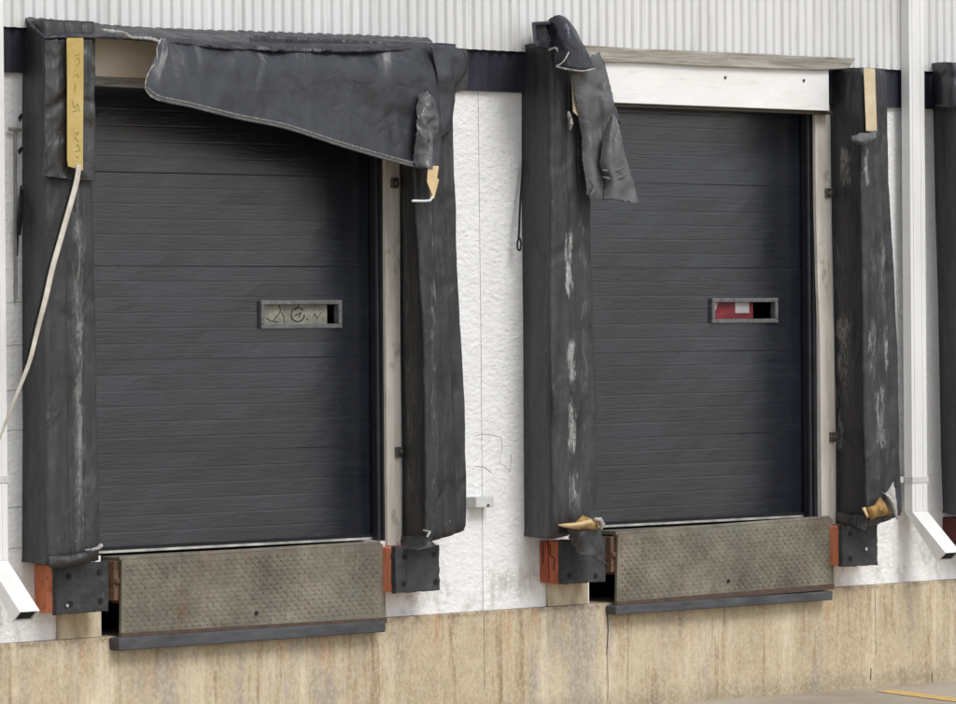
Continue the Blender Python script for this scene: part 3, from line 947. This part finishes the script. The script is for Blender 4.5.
# strap
mb = MB()
sp = spline([(79, 165, -.32), (77, 180, -.33), (71, 203, -.34), (61, 238, -.35), (52, 270, -.35), (46, 297, -.35), (38, 328, -.34), (30, 360, -.33), (21, 384, -.31), (12, 406, -.28), (2, 432, -.24), (-12, 466, -.18)], 60)
mb.tube([at(*q) for q in sp], [0.019 if k < 26 else 0.019 - (k - 26) / 34 * .011 for k in range(61)], 8, .25)
st = mb.build('loose_strap', WEB, s1, smooth=True)
mb = MB()
mb.tube([at(q[0] - 3.6, q[1], q[2] + .03) for q in sp[3:40]], 0.010, 6)
mb.build('strap_backing', BLACK, st)

# ---- dock 2
s2 = thing('dock_seal', (X(705, 300, 0), 0, Z_FLOOR), 'black dock seal without head pad, curled torn flap hanging at its top left corner', 'dock seal', 'black vinyl dock seals round the doors')
zz = lambda px, a, b: (at_raw(px, a, -P).z, at_raw(px, b, -P).z)
mat = vinyl('vinyl_scuffed_left_pad', [
    (xp(570, 300, P), .045, *zz(570, 300, 230), .60, .34), (xp(571, 350, P), .04, *zz(571, 383, 340), .72, .40),
    (xp(572, 420, P), .04, *zz(572, 455, 395), .60, .36), (xp(574, 500, P), .05, *zz(574, 518, 470), .50, .26),
    (xp(569, 270, P), .03, *zz(569, 295, 262), .78, .42), (xp(584, 300, P), .05, *zz(584, 520, 190), .32, .13), (xp(537, 350, P), .04, *zz(537, 500, 200), .28, .12)], light=(.054, .054, .055), crease=.35)
pad([(42, 522, 546, 569), (62, 521.5, 550, 577), (72, 521.5, 551, 586), (190, 521.5, 551, 588), (196, 521.5, 551, 592), (240, 522, 551, 592), (330, 523, 552, 595), (400, 523.5, 553, 598), (470, 524, 554, 599), (538, 524.5, 554, 599)], P, mat, s2, 9.7, label='left pad with pale scuffs running down its front', lift_r=.07)
P3 = P + .03
mat = vinyl('vinyl_scuffed_right_pad', [
    (xp(872, 360, P3), .05, *zz(871, 385, 315), .50, .26), (xp(886, 360, P3), .035, *zz(883, 375, 320), .55, .30),
    (xp(884, 270, P3), .03, *zz(882, 320, 235), .50, .24), (xp(872, 270, P3), .03, *zz(869, 310, 240), .42, .16),
    (xp(880, 430, P3), .07, *zz(878, 452, 385), .55, .36), (xp(867, 165, P3), .03, *zz(866, 188, 145), .6, .28), (xp(880, 420, P3), .12, *zz(880, 510, 180), .30, .10)], dark=(.015, .015, .019), light=(.045, .045, .05), crease=.3)
pad([(68, 830, 862, 888), (100, 830, 862, 889.5), (180, 831, 862, 890.5), (240, 832, 863, 894), (350, 834.5, 864, 898), (460, 836, 866, 901), (526, 836, 867, 903)], P + .03, mat, s2, 14.2, label='right pad with streaky scuffs and a torn bottom showing foam', lift_r=.07)
# weathered plank where the head pad was
KD = 1.0
Yp = -.15
top_ = [(586, 45), (640, 48.5), (700, 51), (760, 53.5), (820, 56.5), (856.5, 58)]
bot_ = [(586, 62), (640, 62.5), (700, 66), (760, 68.5), (820, 70), (849, 68.5)]
mb = MB(); vs = []
for Y in (Yp, -.075):
    for a, b in zip(top_, bot_):
        vs += [at(a[0] - (0 if Y == Yp else 18), a[1], Yp) + Vector((0, Y - Yp, 0)), at(b[0], b[1], Yp) + Vector((0, Y - Yp, 0))]
n = len(top_); fs = []
for i in range(n - 1):
    fs += [(2 * i, 2 * i + 1, 2 * i + 3, 2 * i + 2), (2 * n + 2 * i, 2 * n + 2 * i + 2, 2 * n + 2 * i + 3, 2 * n + 2 * i + 1), (2 * i, 2 * i + 2, 2 * n + 2 * i + 2, 2 * n + 2 * i), (2 * i + 1, 2 * n + 2 * i + 1, 2 * n + 2 * i + 3, 2 * i + 3)]
fs += [(0, 1, 2 * n + 1, 2 * n), (2 * n - 2, 2 * n - 1, 4 * n - 1, 4 * n - 2)]
mb.add(vs, fs)
mb.build('head_plank', OLD_WOOD, s2, bevel=.006)
KD = 1.5
# curled roll of cover on top of the left pad
VDARK = vinyl('vinyl_curl', dark=(.012, .013, .021), light=(.036, .038, .052), wrinkle=.4, crease=.6, rough=.42)
sheet([[(546, 26, -.24), (551, 19, -.30), (560, 15.5, -.33), (567, 20, -.30)],
       [(549, 34, -.28), (557, 28, -.34), (568, 24, -.37), (577, 33, -.32)],
       [(553, 46, -.31), (563, 44, -.38), (575, 43, -.40), (586, 50, -.34)],
       [(556, 66, -.33), (569, 67.5, -.40), (583, 69, -.41), (595, 67.5, -.36)]], VDARK, s2, 'curled_flap', 20, 26, .010, .02, 9, 1, ragged=1)
mb = MB()
mb.tube([at(*q) for q in spline([(556, 66.5, -.345), (569, 69.5, -.405), (583, 71, -.415), (595, 68.5, -.37)], 20)], 0.005, 6)
mb.tube([at(*q) for q in spline([(570, 47, -.38), (568, 54, -.41), (563, 62, -.42), (557, 66, -.41)], 14)], 0.004, 6)
mb.tube([at(*q) for q in spline([(549, 50, -.30), (556, 48, -.34), (560, 55, -.35)], 10)], 0.008, 6)
mb.build('pale_binding', CLOTH_W, s2)
# open loop of cover behind the curl
mb = MB()
q = [at(532, 22, -.2), at(552, 21, -.2), at(552, 26, -.2), at(536, 26, -.2)]
def slab(px4, ya, yb): mb.hexa([at(a, b, ya) for a, b in px4], [at(a, b, yb) for a, b in px4])
slab([(531.5, 22), (553, 21), (553, 25), (535, 26)], -.12, -.30)
slab([(531.5, 22), (535.5, 24), (537.5, 45), (533.5, 45)], -.12, -.30)
slab([(533.5, 41), (552, 40), (556, 50), (536, 47)], -.12, -.30)
slab([(533, 23), (552, 22), (556, 48), (536, 46)], -.10, -.12)  # back panel added so the inside of the loop looks dark
mb.build('folded_loop', VDARK, s2, bevel=.008)
mb = MB(); slab([(546, 31), (553, 32), (557, 52), (549, 50)], -.20, -.26)
mb.build('foam_scrap', simple('grey_foam', lin(110, 110, 108), lin(70, 70, 70), .9), s2, bevel=.004)
mb = MB(); slab([(537, 48), (556, 46), (564, 54), (560, 57), (540, 52)][:4], -.25, -.28)
mb.build('foam_scrap', simple('grey_foam_dark', lin(88, 88, 88), lin(60, 60, 60), .9), s2, bevel=.004)
# long grey hanging flap
VGREY = vinyl('vinyl_grey_flap', dark=(.085, .086, .089), light=(.125, .126, .13), wrinkle=.12, streak=False, crease=.9, tall=1.0)
hf = sheet([[(572, 74, -.30), (580, 70, -0.314), (588, 60, -0.318), (598, 53, -.31), (600, 56, -.28)],
       [(576, 98, -.30), (586, 96, -0.323), (596, 84, -0.318), (604, 80, -0.327), (611, 88, -.29)],
       [(583, 128, -.30), (592, 126, -0.332), (601, 120, -0.314), (610, 116, -0.336), (617, 119, -.29)],
       [(584, 160, -.30), (594, 160, -0.327), (604, 158, -0.314), (616, 158, -0.341), (626, 157, -.30)],
       [(585, 181, -.30), (596, 182, -0.332), (610, 184, -0.318), (624, 186, -0.336), (634, 186, -.31)],
       [(585, 194, -.30), (599, 199, -0.327), (613, 199.5, -0.323), (628, 201.5, -0.336), (640, 203, -.32)]], VGREY, s2, 'hanging_flap', 70, 110, .005, .035, 2.6, 11, ragged=2.4)
sheet([[(612, 117, -.335), (615, 116, -.36), (618.5, 120, -.34)], [(604, 140, -.345), (612, 140, -.385), (622, 142, -.35)], [(600.5, 163, -.35), (612, 166, -.39), (627, 164, -.355)], [(606, 180, -.345), (616, 183, -.39), (633, 184, -.355)], [(603, 199, -.345), (617, 200, -.385), (638, 204, -.36)]], VGREY, hf, 'folded_layer', 30, 60, .005, .03, 5, 4, ragged=2.0)
mb = MB()
for q_ in ([(602, 170), (612, 171), (626, 167)], [(603, 177), (614, 179), (628, 174)], [(590, 178), (594, 188), (590, 196)]):
    mb = MB(); mb.tube([at(a_, b_, -.375 if a_ > 598 else -.345) for a_, b_ in spline(q_, 10)], [.003, .006, .009, .011, .011, .010, .011, .009, .007, .005, .002], 8, .8)
    mb.build('crease_fold', VGREY, hf, smooth=True)
hf['label'] = 'grey hanging flap with a ragged lower edge'
sheet([[(593, 55, -.26), (599, 56, -.24), (604, 62, -.24)], [(604, 85, -.27), (609, 92, -.25), (613, 98, -.24)], [(615, 125, -.28), (618, 122, -.26), (620, 124, -.25)]], VDARK, s2, 'flap_backing', 8, 16, .008, .01, 6, 4)
mb = MB(); slab([(571, 76), (577, 78), (580, 118), (573, 112)], -.262, -.285)
mb.build('foam_strip', CFOAM, s2, bevel=.004)
mb = MB()
for a, b in (((571, 118), (570, 130)), ((568.5, 112), (569, 121))):
    mb = MB(); mb.tube([at(*a, -.265), at((a[0] + b[0]) / 2 + .6, (a[1] + b[1]) / 2, -.275), at(*b, -.262)], [.008, .014, .004], 6)
    mb.build('frayed_tuft', CLOTH_W, s2)
# pale strip on right pad
mb = MB()
px4 = [(863.5, 68), (875, 69), (877, 132), (866, 131)]
mb.hexa([at(a, b, -.28) for a, b in px4], [at(a, b, -.305) for a, b in px4])
mb.build('foam_strip', simple('pale_tan_foam', lin(206, 192, 166), lin(190, 172, 140), .9, scale=10), s2, bevel=.004)
sheet([[(851, 137, -.30), (858, 134, -.32), (866, 133, -.31), (876, 131, -.31)], [(853, 141, -.32), (860, 140, -.35), (867, 139, -.33), (875, 138, -.32)], [(857, 144, -.30), (862, 145, -.32), (868, 144, -.31), (872, 141, -.30)]], VSHINY, s2, 'torn_scrap', 14, 10, .006, .02, 20, 2, ragged=2)
# torn bottoms
sheet([[(893, 482, -.29), (886, 493, -.30), (882, 492, -.30)], [(896, 497, -.31), (892, 500, -.33), (888, 498, -.31)], [(898, 520, -.31), (895.5, 517, -.32), (893, 512, -.31)]], CLOTH_W, s2, 'torn_lining', 8, 14, .005, .006, 20, 6, ragged=1.4)
def lump(pts_px, ya, yb, mat, name, par, seed):
    """irregular foam lump: fan of pixel outline with bulging front"""
    mb = MB(); n = len(pts_px)
    cx = sum(p[0] for p in pts_px) / n; cy = sum(p[1] for p in pts_px) / n
    vs = []
    for k, (s, y) in enumerate(((1.0, ya), (1.0, (ya + yb) / 2), (.75, yb * .9 + ya * .1), (.35, yb))):
        for i, (a, b) in enumerate(pts_px):
            p = at(cx + (a - cx) * s, cy + (b - cy) * s, y)
            p.y += noise.noise(Vector((a * .3 + seed, b * .3, k))) * .015
            vs.append(p)
    vs.append(at(cx, cy, yb)); vs.append(at(cx, cy, ya))
    fs = [(k * n + i, k * n + (i + 1) % n, (k + 1) * n + (i + 1) % n, (k + 1) * n + i) for k in range(3) for i in range(n)]
    fs += [(3 * n + i, 3 * n + (i + 1) % n, 4 * n) for i in range(n)] + [((i + 1) % n, i, 4 * n + 1) for i in range(n)]
    mb.add(vs, fs)
    return mb.build(name, mat, par, smooth=True)
lump([(866, 508), (874, 505), (880, 497), (886, 503), (892, 512), (889, 515), (877, 517), (871, 520), (868, 514)], -.26, -.315, BFOAM, 'foam_scrap', s2, 3)
lump([(862, 508), (866, 507), (869, 515), (867, 519)], -.26, -.30, TFOAM, 'foam_scrap', s2, 4)
lump([(562, 523), (576, 522), (582, 515), (594, 520), (599, 523), (598, 530), (586, 530), (578, 531), (570, 529)], -.22, -.32, BFOAM, 'foam_scrap', s2, 9)
sheet([[(558, 524, -.28), (568, 524, -.31), (580, 522, -.33), (590, 519, -.31)], [(559, 525.5, -.28), (569, 526, -.33), (581, 524, -.35), (592, 521, -.33)], [(562, 526, -.27), (570, 528, -.31), (582, 527, -.33), (594, 524, -.31)]], TFOAM, s2, 'torn_lining', 12, 6, .006, .008, 20, 5, ragged=1)
mb = MB(); mb.tube([at(*q) for q in [(594, 519, -.3), (600, 519.5, -.31), (602.5, 524, -.31), (601, 529, -.30)]], [.008, .016, .018, .01], 8)
mb.build('frayed_tuft', CLOTH_W, s2)
# torn cover skirts reaching down over the bumpers
sheet([[(566, 524, -.27), (580, 529, -.29), (600, 528, -.27)], [(569, 536, -.27), (584, 534, -.30), (602, 535, -.27)], [(575, 548, -.275), (590, 551, -.29), (604, 548, -.27)], [(576, 553, -.275), (592, 557, -.285), (608, 566, -.27)]], VINYL_S := vinyl('vinyl_skirt', dark=(.016, .016, .018), light=(.05, .05, .052), wrinkle=.7, crease=.8), s2, 'torn_skirt', 16, 16, .007, .03, 14, 12, ragged=3)
sheet([[(402, 536, -.05), (414, 536, -.15), (432, 534, -.25)], [(401, 545, -.06), (415, 545, -.20), (431, 540, -.26)], [(405, 549, -.16), (418, 550, -.25), (436, 546, -.27)]], VINYL_S, s1, 'torn_skirt', 16, 12, .007, .02, 14, 22, ragged=2)
sheet([[(48, 556, -.24), (70, 555, -.25), (98, 549, -.25)], [(49, 566, -.24), (72, 562, -.26), (99, 553, -.26)], [(52, 567, -.20), (75, 565, -.22), (99, 560, -.20)]], VINYL_S, s1, 'torn_skirt', 16, 8, .007, .015, 12, 32, ragged=1.5)
sheet([[(838, 512, -.06), (850, 515, -.18), (866, 515, -.27)], [(838, 521, -.06), (851, 524, -.20), (866, 527, -.28)], [(842, 522, -.10), (855, 527, -.22), (864, 530, -.28)]], VINYL_S, s2, 'torn_skirt', 14, 10, .007, .012, 14, 42, ragged=1.5)
# small white tufts at pad bottoms
mb = MB(); mb.tube([at(*q) for q in [(85, 550, -.26), (92, 549.5, -.28), (98, 548, -.28), (101, 545.5, -.27)]], [.004, .008, .010, .014], 6)
mb.build('frayed_tuft', CLOTH_W, s1)
mb = MB(); mb.tube([at(*q) for q in [(423, 530, -.26), (430, 532, -.28), (427, 537, -.28)]], [.004, .010, .008], 6)
mb.build('frayed_tuft', CLOTH_W, s1)

# ---- dock 3 (left pad only in view)
s3 = thing('dock_seal', (X(970, 300, 0), 0, Z_FLOOR), 'black dock seal pad cut by the right edge of the photo beside the downspout', 'dock seal', 'black vinyl dock seals round the doors')
mat = vinyl('vinyl_edge_pad')
pad([(64, 934, 957, 1003), (100, 933, 957, 1003), (200, 935, 959, 1004), (300, 938, 961, 1007), (460, 941, 964, 1010), (515, 943, 966, 1010)], P, mat, s3, 21.5)
sheet([[(933, 63, -.05), (945, 62, -.2), (958, 63, -.26), (985, 64, -.27), (1004, 66, -.26)], [(933, 80, -.05), (945, 80, -.2), (958, 82, -.27), (985, 83, -.28), (1004, 84, -.26)], [(934, 106, -.05), (945, 107, -.2), (958, 108, -.26), (985, 110, -.27), (1004, 111, -.26)]], VHEAD, s3, 'corner_cover', 20, 12, .008, .012, 8, 9)
# hanging black cord by dock 2 pad, tatters at the outer edges
mb = MB()
mb.tube([at(*q) for q in spline([(523, 160, -.03), (521.5, 185, -.04), (519.8, 210, -.05), (519, 232, -.06), (518.3, 240, -.06)], 20)], .007, 6)
mb.tube([at(*q) for q in spline([(519, 238, -.06), (517.3, 243, -.06), (517.8, 249, -.06), (520.2, 250, -.06), (521, 243, -.06), (519.5, 238, -.06)], 16)], .006, 6)
mb.build('dangling_cord', BLACK, s2)
mb = MB()
for a, b, r in (((21.5, 115), (20, 121), .012), ((21.5, 148), (19.5, 154), .012), ((21, 186), (17.5, 256), .008), ((22, 190), (20, 235), .015)):
    mb = MB(); mb.tube([at(*a, -.03), at((a[0] + b[0]) / 2 - .8, (a[1] + b[1]) / 2, -.06), at(*b, -.04)], [r * .7, r, r * .4], 6)
    mb.build('rubber_tatter', BLACK, s1)
KD = 1.0
# bracket bar beside dock 1
mb = MB(); mb.tube([at(9, 129, -.03), at(21, 130, -.03)], .012, 6); mb.tube([at(15.5, 130, -.02), at(16, 300, -.02)], .008, 6)
o = tag(mb.build('wall_conduit', simple('grey_conduit', lin(150, 148, 142))), 'thin grey conduit with crossbar on the wall beside the left downspout', 'conduit')


# ------------------------------------------------------------------ bumpers
def bumper(front, Pf, side_mat, label, nbolts, seed, group='dock bumpers under the seal pads', side_bolts=False):
    xl, yt, xr, yb2 = front
    x0 = X(xl, (yt + yb2) / 2, -Pf); x1 = X(xr, (yt + yb2) / 2, -Pf)
    z1 = Z((xl + xr) / 2, yt, -Pf); z0 = Z((xl + xr) / 2, yb2, -Pf)
    t = thing('dock_bumper', ((x0 + x1) / 2, 0, z0), label, 'dock bumper', group)
    if side_mat.name.startswith('reddish'):
        mb = MB(); mb.box(x0, x1 - .02, -.075, -.001, z0 + .004, z1 - .01)
        mb.build('mounting_plank', side_mat, t, bevel=.006)
        mb = MB(); mb.box(x0 + .004, x1 - .02, -(Pf - .045), -.082, z0 - .002, z1 - .004)
        blk = mb.build('mounting_plank', side_mat, t, bevel=.008)
        mb = MB()
        for pa, pb in (((-.10, .03), (-.10, .10)), ((-.10, .10), (-.14, .12)), ((-.14, .12), (-.13, .19)), ((-.04, .02), (-.035, .16))):
            a_, b_ = Vector((x0 + .0035, pa[0], z1 - pa[1])), Vector((x0 + .0035, pb[0], z1 - pb[1]))
            if pa[0] > -.08: a_.x = b_.x = x0 - .0005
            mb.tube([a_, b_], .0035, 6)
        mb.build('wood_split', BLACK, blk)
    else:
        mb = MB(); mb.box(x0, x1 - .02, -(Pf - .045), -.001, z0 + .006, z1 - .006)
        blk = mb.build('mounting_block', side_mat, t, bevel=.006)
    # rubber slab with chewed outline
    n = 18; out = []
    def ed(x, z, k): return (x + noise.noise(Vector((x * 30, seed, z * 30))) * .008, z + noise.noise(Vector((x * 26, seed + 4, z * 26))) * .008)
    for i in range(n): out.append(ed(x0 + (x1 - x0) * i / n, z1, 0))
    for i in range(n): out.append(ed(x1, z1 - (z1 - z0) * i / n, 1))
    for i in range(n): out.append(ed(x1 - (x1 - x0) * i / n, z0, 2))
    for i in range(n): out.append(ed(x0, z0 + (z1 - z0) * i / n, 3))
    m_ = len(out)
    vs = [(a, -(Pf - .043), b) for a, b in out] + [(a, -Pf + .006, b) for a, b in out]
    cx, cz = (x0 + x1) / 2, (z0 + z1) / 2
    vs += [(cx + (a - cx) * .965, -Pf, cz + (b - cz) * .965) for a, b in out]
    fs = [(k * m_ + i, k * m_ + (i + 1) % m_, (k + 1) * m_ + (i + 1) % m_, (k + 1) * m_ + i) for k in range(2) for i in range(m_)]
    fs += [tuple(range(m_)), tuple(range(2 * m_, 3 * m_))]
    mb = MB(); mb.add(vs, fs)
    rb = mb.build('rubber_face', RUBBER, t)
    dx, dz = (x1 - x0), (z1 - z0)
    for u, v in nbolts:
        mb = MB(); c = Vector((x0 + dx * u, -Pf + .001, z1 - dz * v))
        # socket ring and dark recess
        disc(mb, c, .017, .006, 12)
        mb.build('bolt', BLACK, rb)
    if side_bolts:
        for v, y in ((.4, -.03), (.5, -.11), (.85, -.05)):
            mb = MB(); disc_x(mb, Vector((x0 + .001, -.04 + y, z1 - dz * v)), .018, .008, 10)
            mb.build('side_bolt', simple('red_bolt', lin(190, 120, 84)), blk)
    return t, rb


BN = [(.22, .25), (.82, .2), (.25, .8), (.83, .78)]
t, rb = bumper((57, 563, 109, 613), .22, RUST, 'black four-bolt dock bumper on a rusty red block under the pad at far left', BN, 1, side_bolts=True)
mb = MB(); disc(mb, at(67, 605.5, -.227), .010, .006, 8); mb.build('pale_bolt_head', LABELG, rb)
bumper((396, 546, 440, 592), .22, RUST, 'black bumper with red edge to the right of the left leveler plate', [(.2, .22), (.18, .8), (.86, .2), (.9, .8)], 2)
bumper((563, 539, 606, 583), .22, REDWOOD, 'torn black bumper on split reddish wood under the scuffed middle pad', [(.15, .8), (.75, .85)], 3)
t, rb = bumper((843, 525, 878, 566), .22, RUST, 'black bumper with one white bolt to the right of the right leveler plate', [(.2, .2), (.2, .8)], 4)
mb = MB(); disc(mb, at(866, 549, -.222), .012, .006, 8); mb.build('pale_bolt_head', simple('white_bolt', (.7, .7, .7, 1)), rb)
bumper((966, 516, 1004, 548), .22, SHADED_RED, 'red bumper block, its shade painted in, at the right edge beyond the downspout', [], 5)
# splits in the reddish wood block


# ------------------------------------------------------------------ levelers
RUSTEDGE = simple('dark_rust', lin(94, 76, 64), lin(66, 56, 50), .85, (1, 1, 2), 10, .5)


def leveler(tl, tr, br, bl, bar_l, bar_r, hole_px, P_, pit, label, seed, hanging=False):
    YL = -0.10
    A, Bp, Cc, Dd = at(tl[0], tl[1], YL), at(tr[0], tr[1], YL), at(br[0], br[1], YL), at(bl[0], bl[1], YL)
    t = thing('dock_leveler', ((A.x + Bp.x) / 2, YL, Dd.z), label, 'dock leveler', 'steel dock levelers below the doors')
    th = Vector((0, .02, 0))
    mb = MB(); mb.hexa([A, Bp, Cc, Dd], [A + th, Bp + th, Cc + th, Dd + th])
    # raised treads
    x0, x1 = A.x + .02, Bp.x - .02
    c = .027
    nxx = int((x1 - x0) / c); nzz = int((A.z - Dd.z - .05) / c)
    for i in range(nxx):
        for j in range(nzz):
            cx = x0 + c * (i + .5)
            u = (cx - A.x) / (Bp.x - A.x)
            zt = A.z + (Bp.z - A.z) * u - .02
            cz = zt - c * (j + .5)
            if random.random() < .06: continue
            a = math.radians(45 if (i + j) % 2 else -45)
            l, w = .0185, .0075
            d = Vector((math.cos(a), 0, math.sin(a))); e = Vector((-math.sin(a), 0, math.cos(a)))
            o_ = Vector((cx, YL, cz)); hgt = .0055 + .003 * noise.noise(Vector((cx * 2, seed, cz * 3)))
            mb.add([o_ + d * l, o_ + e * w, o_ - d * l, o_ - e * w, o_ + Vector((0, -hgt, 0))], [(0, 1, 4), (1, 2, 4), (2, 3, 4), (3, 0, 4)])
    lp = mb.build('lip_plate', LIP, t)
    mb = MB(); disc(mb, at(hole_px[0], hole_px[1], YL - .006), .013, .004, 10)
    mb.build('bolt_hole', BLACK, lp)
    # deck plate going in behind, hinge barrel
    mb = MB(); mb.box(A.x, Bp.x, YL + .021, 0.13, Z_FLOOR - .035, Z_FLOOR - .012)
    mb.build('deck_plate', LIP, t)
    mb = MB(); mb.hexa([Dd + Vector((0, -.004, .0)), Cc + Vector((0, -.004, 0)), Cc + Vector((0, -.004, .035)), Dd + Vector((0, -.004, .035))], [Dd + Vector((0, -.001, .0)), Cc + Vector((0, -.001, 0)), Cc + Vector((0, -.001, .035)), Dd + Vector((0, -.001, .035))])
    mb.build('rusty_lower_edge', RUSTEDGE, t)
    mb = MB(); mb.tube([Vector((A.x, YL + .035, A.z + .004)), Vector((Bp.x, YL + .035, Bp.z + .004))], .016, 10)
    mb.build('hinge_barrel', LIP, t)
    mb = MB(); ya = -.034; yb = -.13
    q = [bar_l[0], bar_r[0], bar_r[1], bar_l[1]]
    mb.hexa([at(a[0], a[1], yb) for a in q], [at(a[0], a[1], yb) + Vector((0, yb * -1 + ya, 0)) for a in q])
    mb.build('rub_rail', RAIL, t, bevel=.008)
    # rusty lug by the left edge
    mb = MB()
    lx, ly = tl[0] - 8, tl[1] + 6
    p = at(lx, ly, -.03)
    mb.box(p.x - .03, p.x + .03, -.07, .05, p.z - .20, p.z + .03)
    mb.box(p.x + .035, p.x + .05, -.09, .05, p.z - .22, p.z + .02)
    mb.box(p.x - .026, p.x + .034, -.085, -.07, p.z - .10, p.z - .07)
    mb.build('hinge_lug', simple('rusty_lug', lin(120, 92, 70), lin(64, 48, 40), .8, scale=20), t, bevel=.005)
    mb = MB()
    return t


leveler((122, 560), (383, 544), (386.5, 623), (121, 639), ((119, 638), (119.5, 651)), ((386, 621), (386, 632)), (256.5, 613), 0, P1,
        'rusty steel tread plate above a grey rub rail at lower left', 1)
leveler((618, 535), (832.5, 518.5), (834, 589), (616.5, 607), ((616, 606), (616, 615)), ((833, 591), (833, 600)), (728.5, 581), 0, P2,
        'worn steel tread plate above a grey rub rail at lower right', 2)

# ------------------------------------------------------------------ downspouts
def downspout(xa, xb, xc, ybend, label, kick=.30, drop=.30):
    """xa..xb left side face, xb..xc front face in pixels"""
    Yf = -.15
    x0 = X(xb, 300, Yf); x1 = X(xc, 300, Yf)
    yb0 = -.075
    zb = Z(xb, ybend, Yf)
    t = thing('downspout', ((x0 + x1) / 2, (Yf + yb0) / 2, zb), label, 'downspout', 'white downspouts between the docks')
    mb = MB()
    mb.box(x0, x1, Yf, yb0, zb, 6.98)
    # shallow flutes
    w = x1 - x0
    mb.box(x0 + w * .18, x0 + w * .30, Yf - .004, Yf - .0005, zb + .01, 6.9)
    mb.box(x0 + w * .70, x0 + w * .82, Yf - .004, Yf - .0005, zb + .01, 6.9)
    mb.build('pipe', WHITE, t, bevel=.006)
    mb = MB()
    d = Yf - yb0
    # hollow elbow: four walls
    s = Vector((0, -kick, -drop))
    q0 = [Vector((x0, yb0, zb)), Vector((x1, yb0, zb)), Vector((x1, Yf, zb)), Vector((x0, Yf, zb))]
    n_ = Vector((0, -drop, kick)).normalized() * (-d) * -1
    th = abs(d)
    mid_back = Vector((0, -.02, -.05)); 
    q1 = [q0[0] + s + Vector((0, .0, -.03)), q0[1] + s + Vector((0, 0, -.03)), q0[2] + s + Vector((0, 0, .03)), q0[3] + s + Vector((0, 0, .03))]
    qi0 = [v.copy() for v in q0]; 
    c0 = sum(q0, Vector()) / 4; c1 = sum(q1, Vector()) / 4
    i1 = [c1 + (v - c1) * .86 for v in q1]; i0 = [c1 + (v - c1) * .86 - s * .25 for v in q1]
    vs = q0 + q1 + i1 + i0
    fs = [(i, (i + 1) % 4, 4 + (i + 1) % 4, 4 + i) for i in range(4)]
    fs += [(4 + i, 4 + (i + 1) % 4, 8 + (i + 1) % 4, 8 + i) for i in range(4)]
    fs += [(8 + i, 8 + (i + 1) % 4, 12 + (i + 1) % 4, 12 + i) for i in range(4)] + [(12, 13, 14, 15)]
    mb.add(vs, fs)
    mb.build('elbow', WHITE, t, bevel=.003)
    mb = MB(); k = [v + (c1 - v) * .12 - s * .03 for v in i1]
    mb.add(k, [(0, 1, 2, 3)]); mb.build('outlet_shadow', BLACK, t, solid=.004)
    for zc in (Z(xb, 480, Yf), Z(xb, 10, Yf) + .4):
        mb = MB(); mb.box(x0 - .05, x1 + .05, -.074, -.05 if zc > Z_BAND0 else -.001, zc - .02, zc + .02)
        mb.box(x0 - .006, x1 + .006, Yf - .007, -.075, zc - .02, zc + .02)
        mb.build('strap_bracket', BOXPAINT, t, bevel=.002)
    return t


downspout(903, 911, 926, 512, 'white downspout with slanted outlet elbow between the right dock and the edge pad')
downspout(-22, -14, 6, 562, 'white downspout with slanted outlet elbow cut by the left edge of the photo')

# junction box
a = at(476, 497, -.09); b = at(494, 507, -.09)
t = thing('junction_box', (a.x, 0, b.z), 'small pale metal box on the stucco wall between the two docks', 'junction box')
mb = MB(); mb.box(a.x, b.x, -.09, -.001, b.z, a.z); mb.build('housing', BOXPAINT, t, bevel=.006)
mb = MB(); disc(mb, at(488, 505.5, -.091), .010, .006, 8); mb.build('knockout', STEELBOLT, t)

# loose brown timber at far right under the edge pad
# ------------------------------------------------------------------ light
w = bpy.data.worlds.new('World'); S.world = w; w.use_nodes = True
nt = w.node_tree; bg = nt.nodes['Background']
sky = nt.nodes.new('ShaderNodeTexSky'); sky.sky_type = 'NISHITA'; sky.sun_disc = False
SUN_EL, SUN_AZ = math.radians(48), math.radians(182)   # azimuth from +y, clockwise
sky.sun_elevation = SUN_EL; sky.sun_rotation = SUN_AZ
sky.air_density = 1.0; sky.dust_density = 1.5; sky.ozone_density = 1.0
hs = nt.nodes.new('ShaderNodeHueSaturation'); hs.inputs['Saturation'].default_value = 0.30
nt.links.new(sky.outputs[0], hs.inputs['Color']); nt.links.new(hs.outputs[0], bg.inputs['Color'])
bg.inputs['Strength'].default_value = 0.13
sl = bpy.data.lights.new('sun', 'SUN'); sl.energy = 1.5; sl.angle = math.radians(25); sl.color = (1, .985, .96)
so = bpy.data.objects.new('sun', sl); COL.objects.link(so)
dirv = Vector((math.sin(SUN_AZ) * math.cos(SUN_EL), math.cos(SUN_AZ) * math.cos(SUN_EL), math.sin(SUN_EL)))
so.rotation_euler = dirv.to_track_quat('Z', 'Y').to_euler()
so.location = (0, -10, 12)

# ------------------------------------------------------------------ camera object
cd = bpy.data.cameras.new('camera'); co = bpy.data.objects.new('camera', cd); COL.objects.link(co)
from mathutils import Matrix
R_ = Matrix((rr, uu, -fw)).transposed().to_4x4(); R_.translation = CAM
co.matrix_world = R_
cd.sensor_fit = 'HORIZONTAL'; cd.sensor_width = 36; cd.lens = FPX / W0 * 36
cd.clip_start = .1; cd.clip_end = 1000
S.camera = co
v = S.view_settings
v.view_transform = 'Standard'; v.look = 'None'; v.gamma = 1; v.exposure = 0.34; v.use_curve_mapping = False
S.render.engine = 'CYCLES'
S.cycles.use_denoising = True
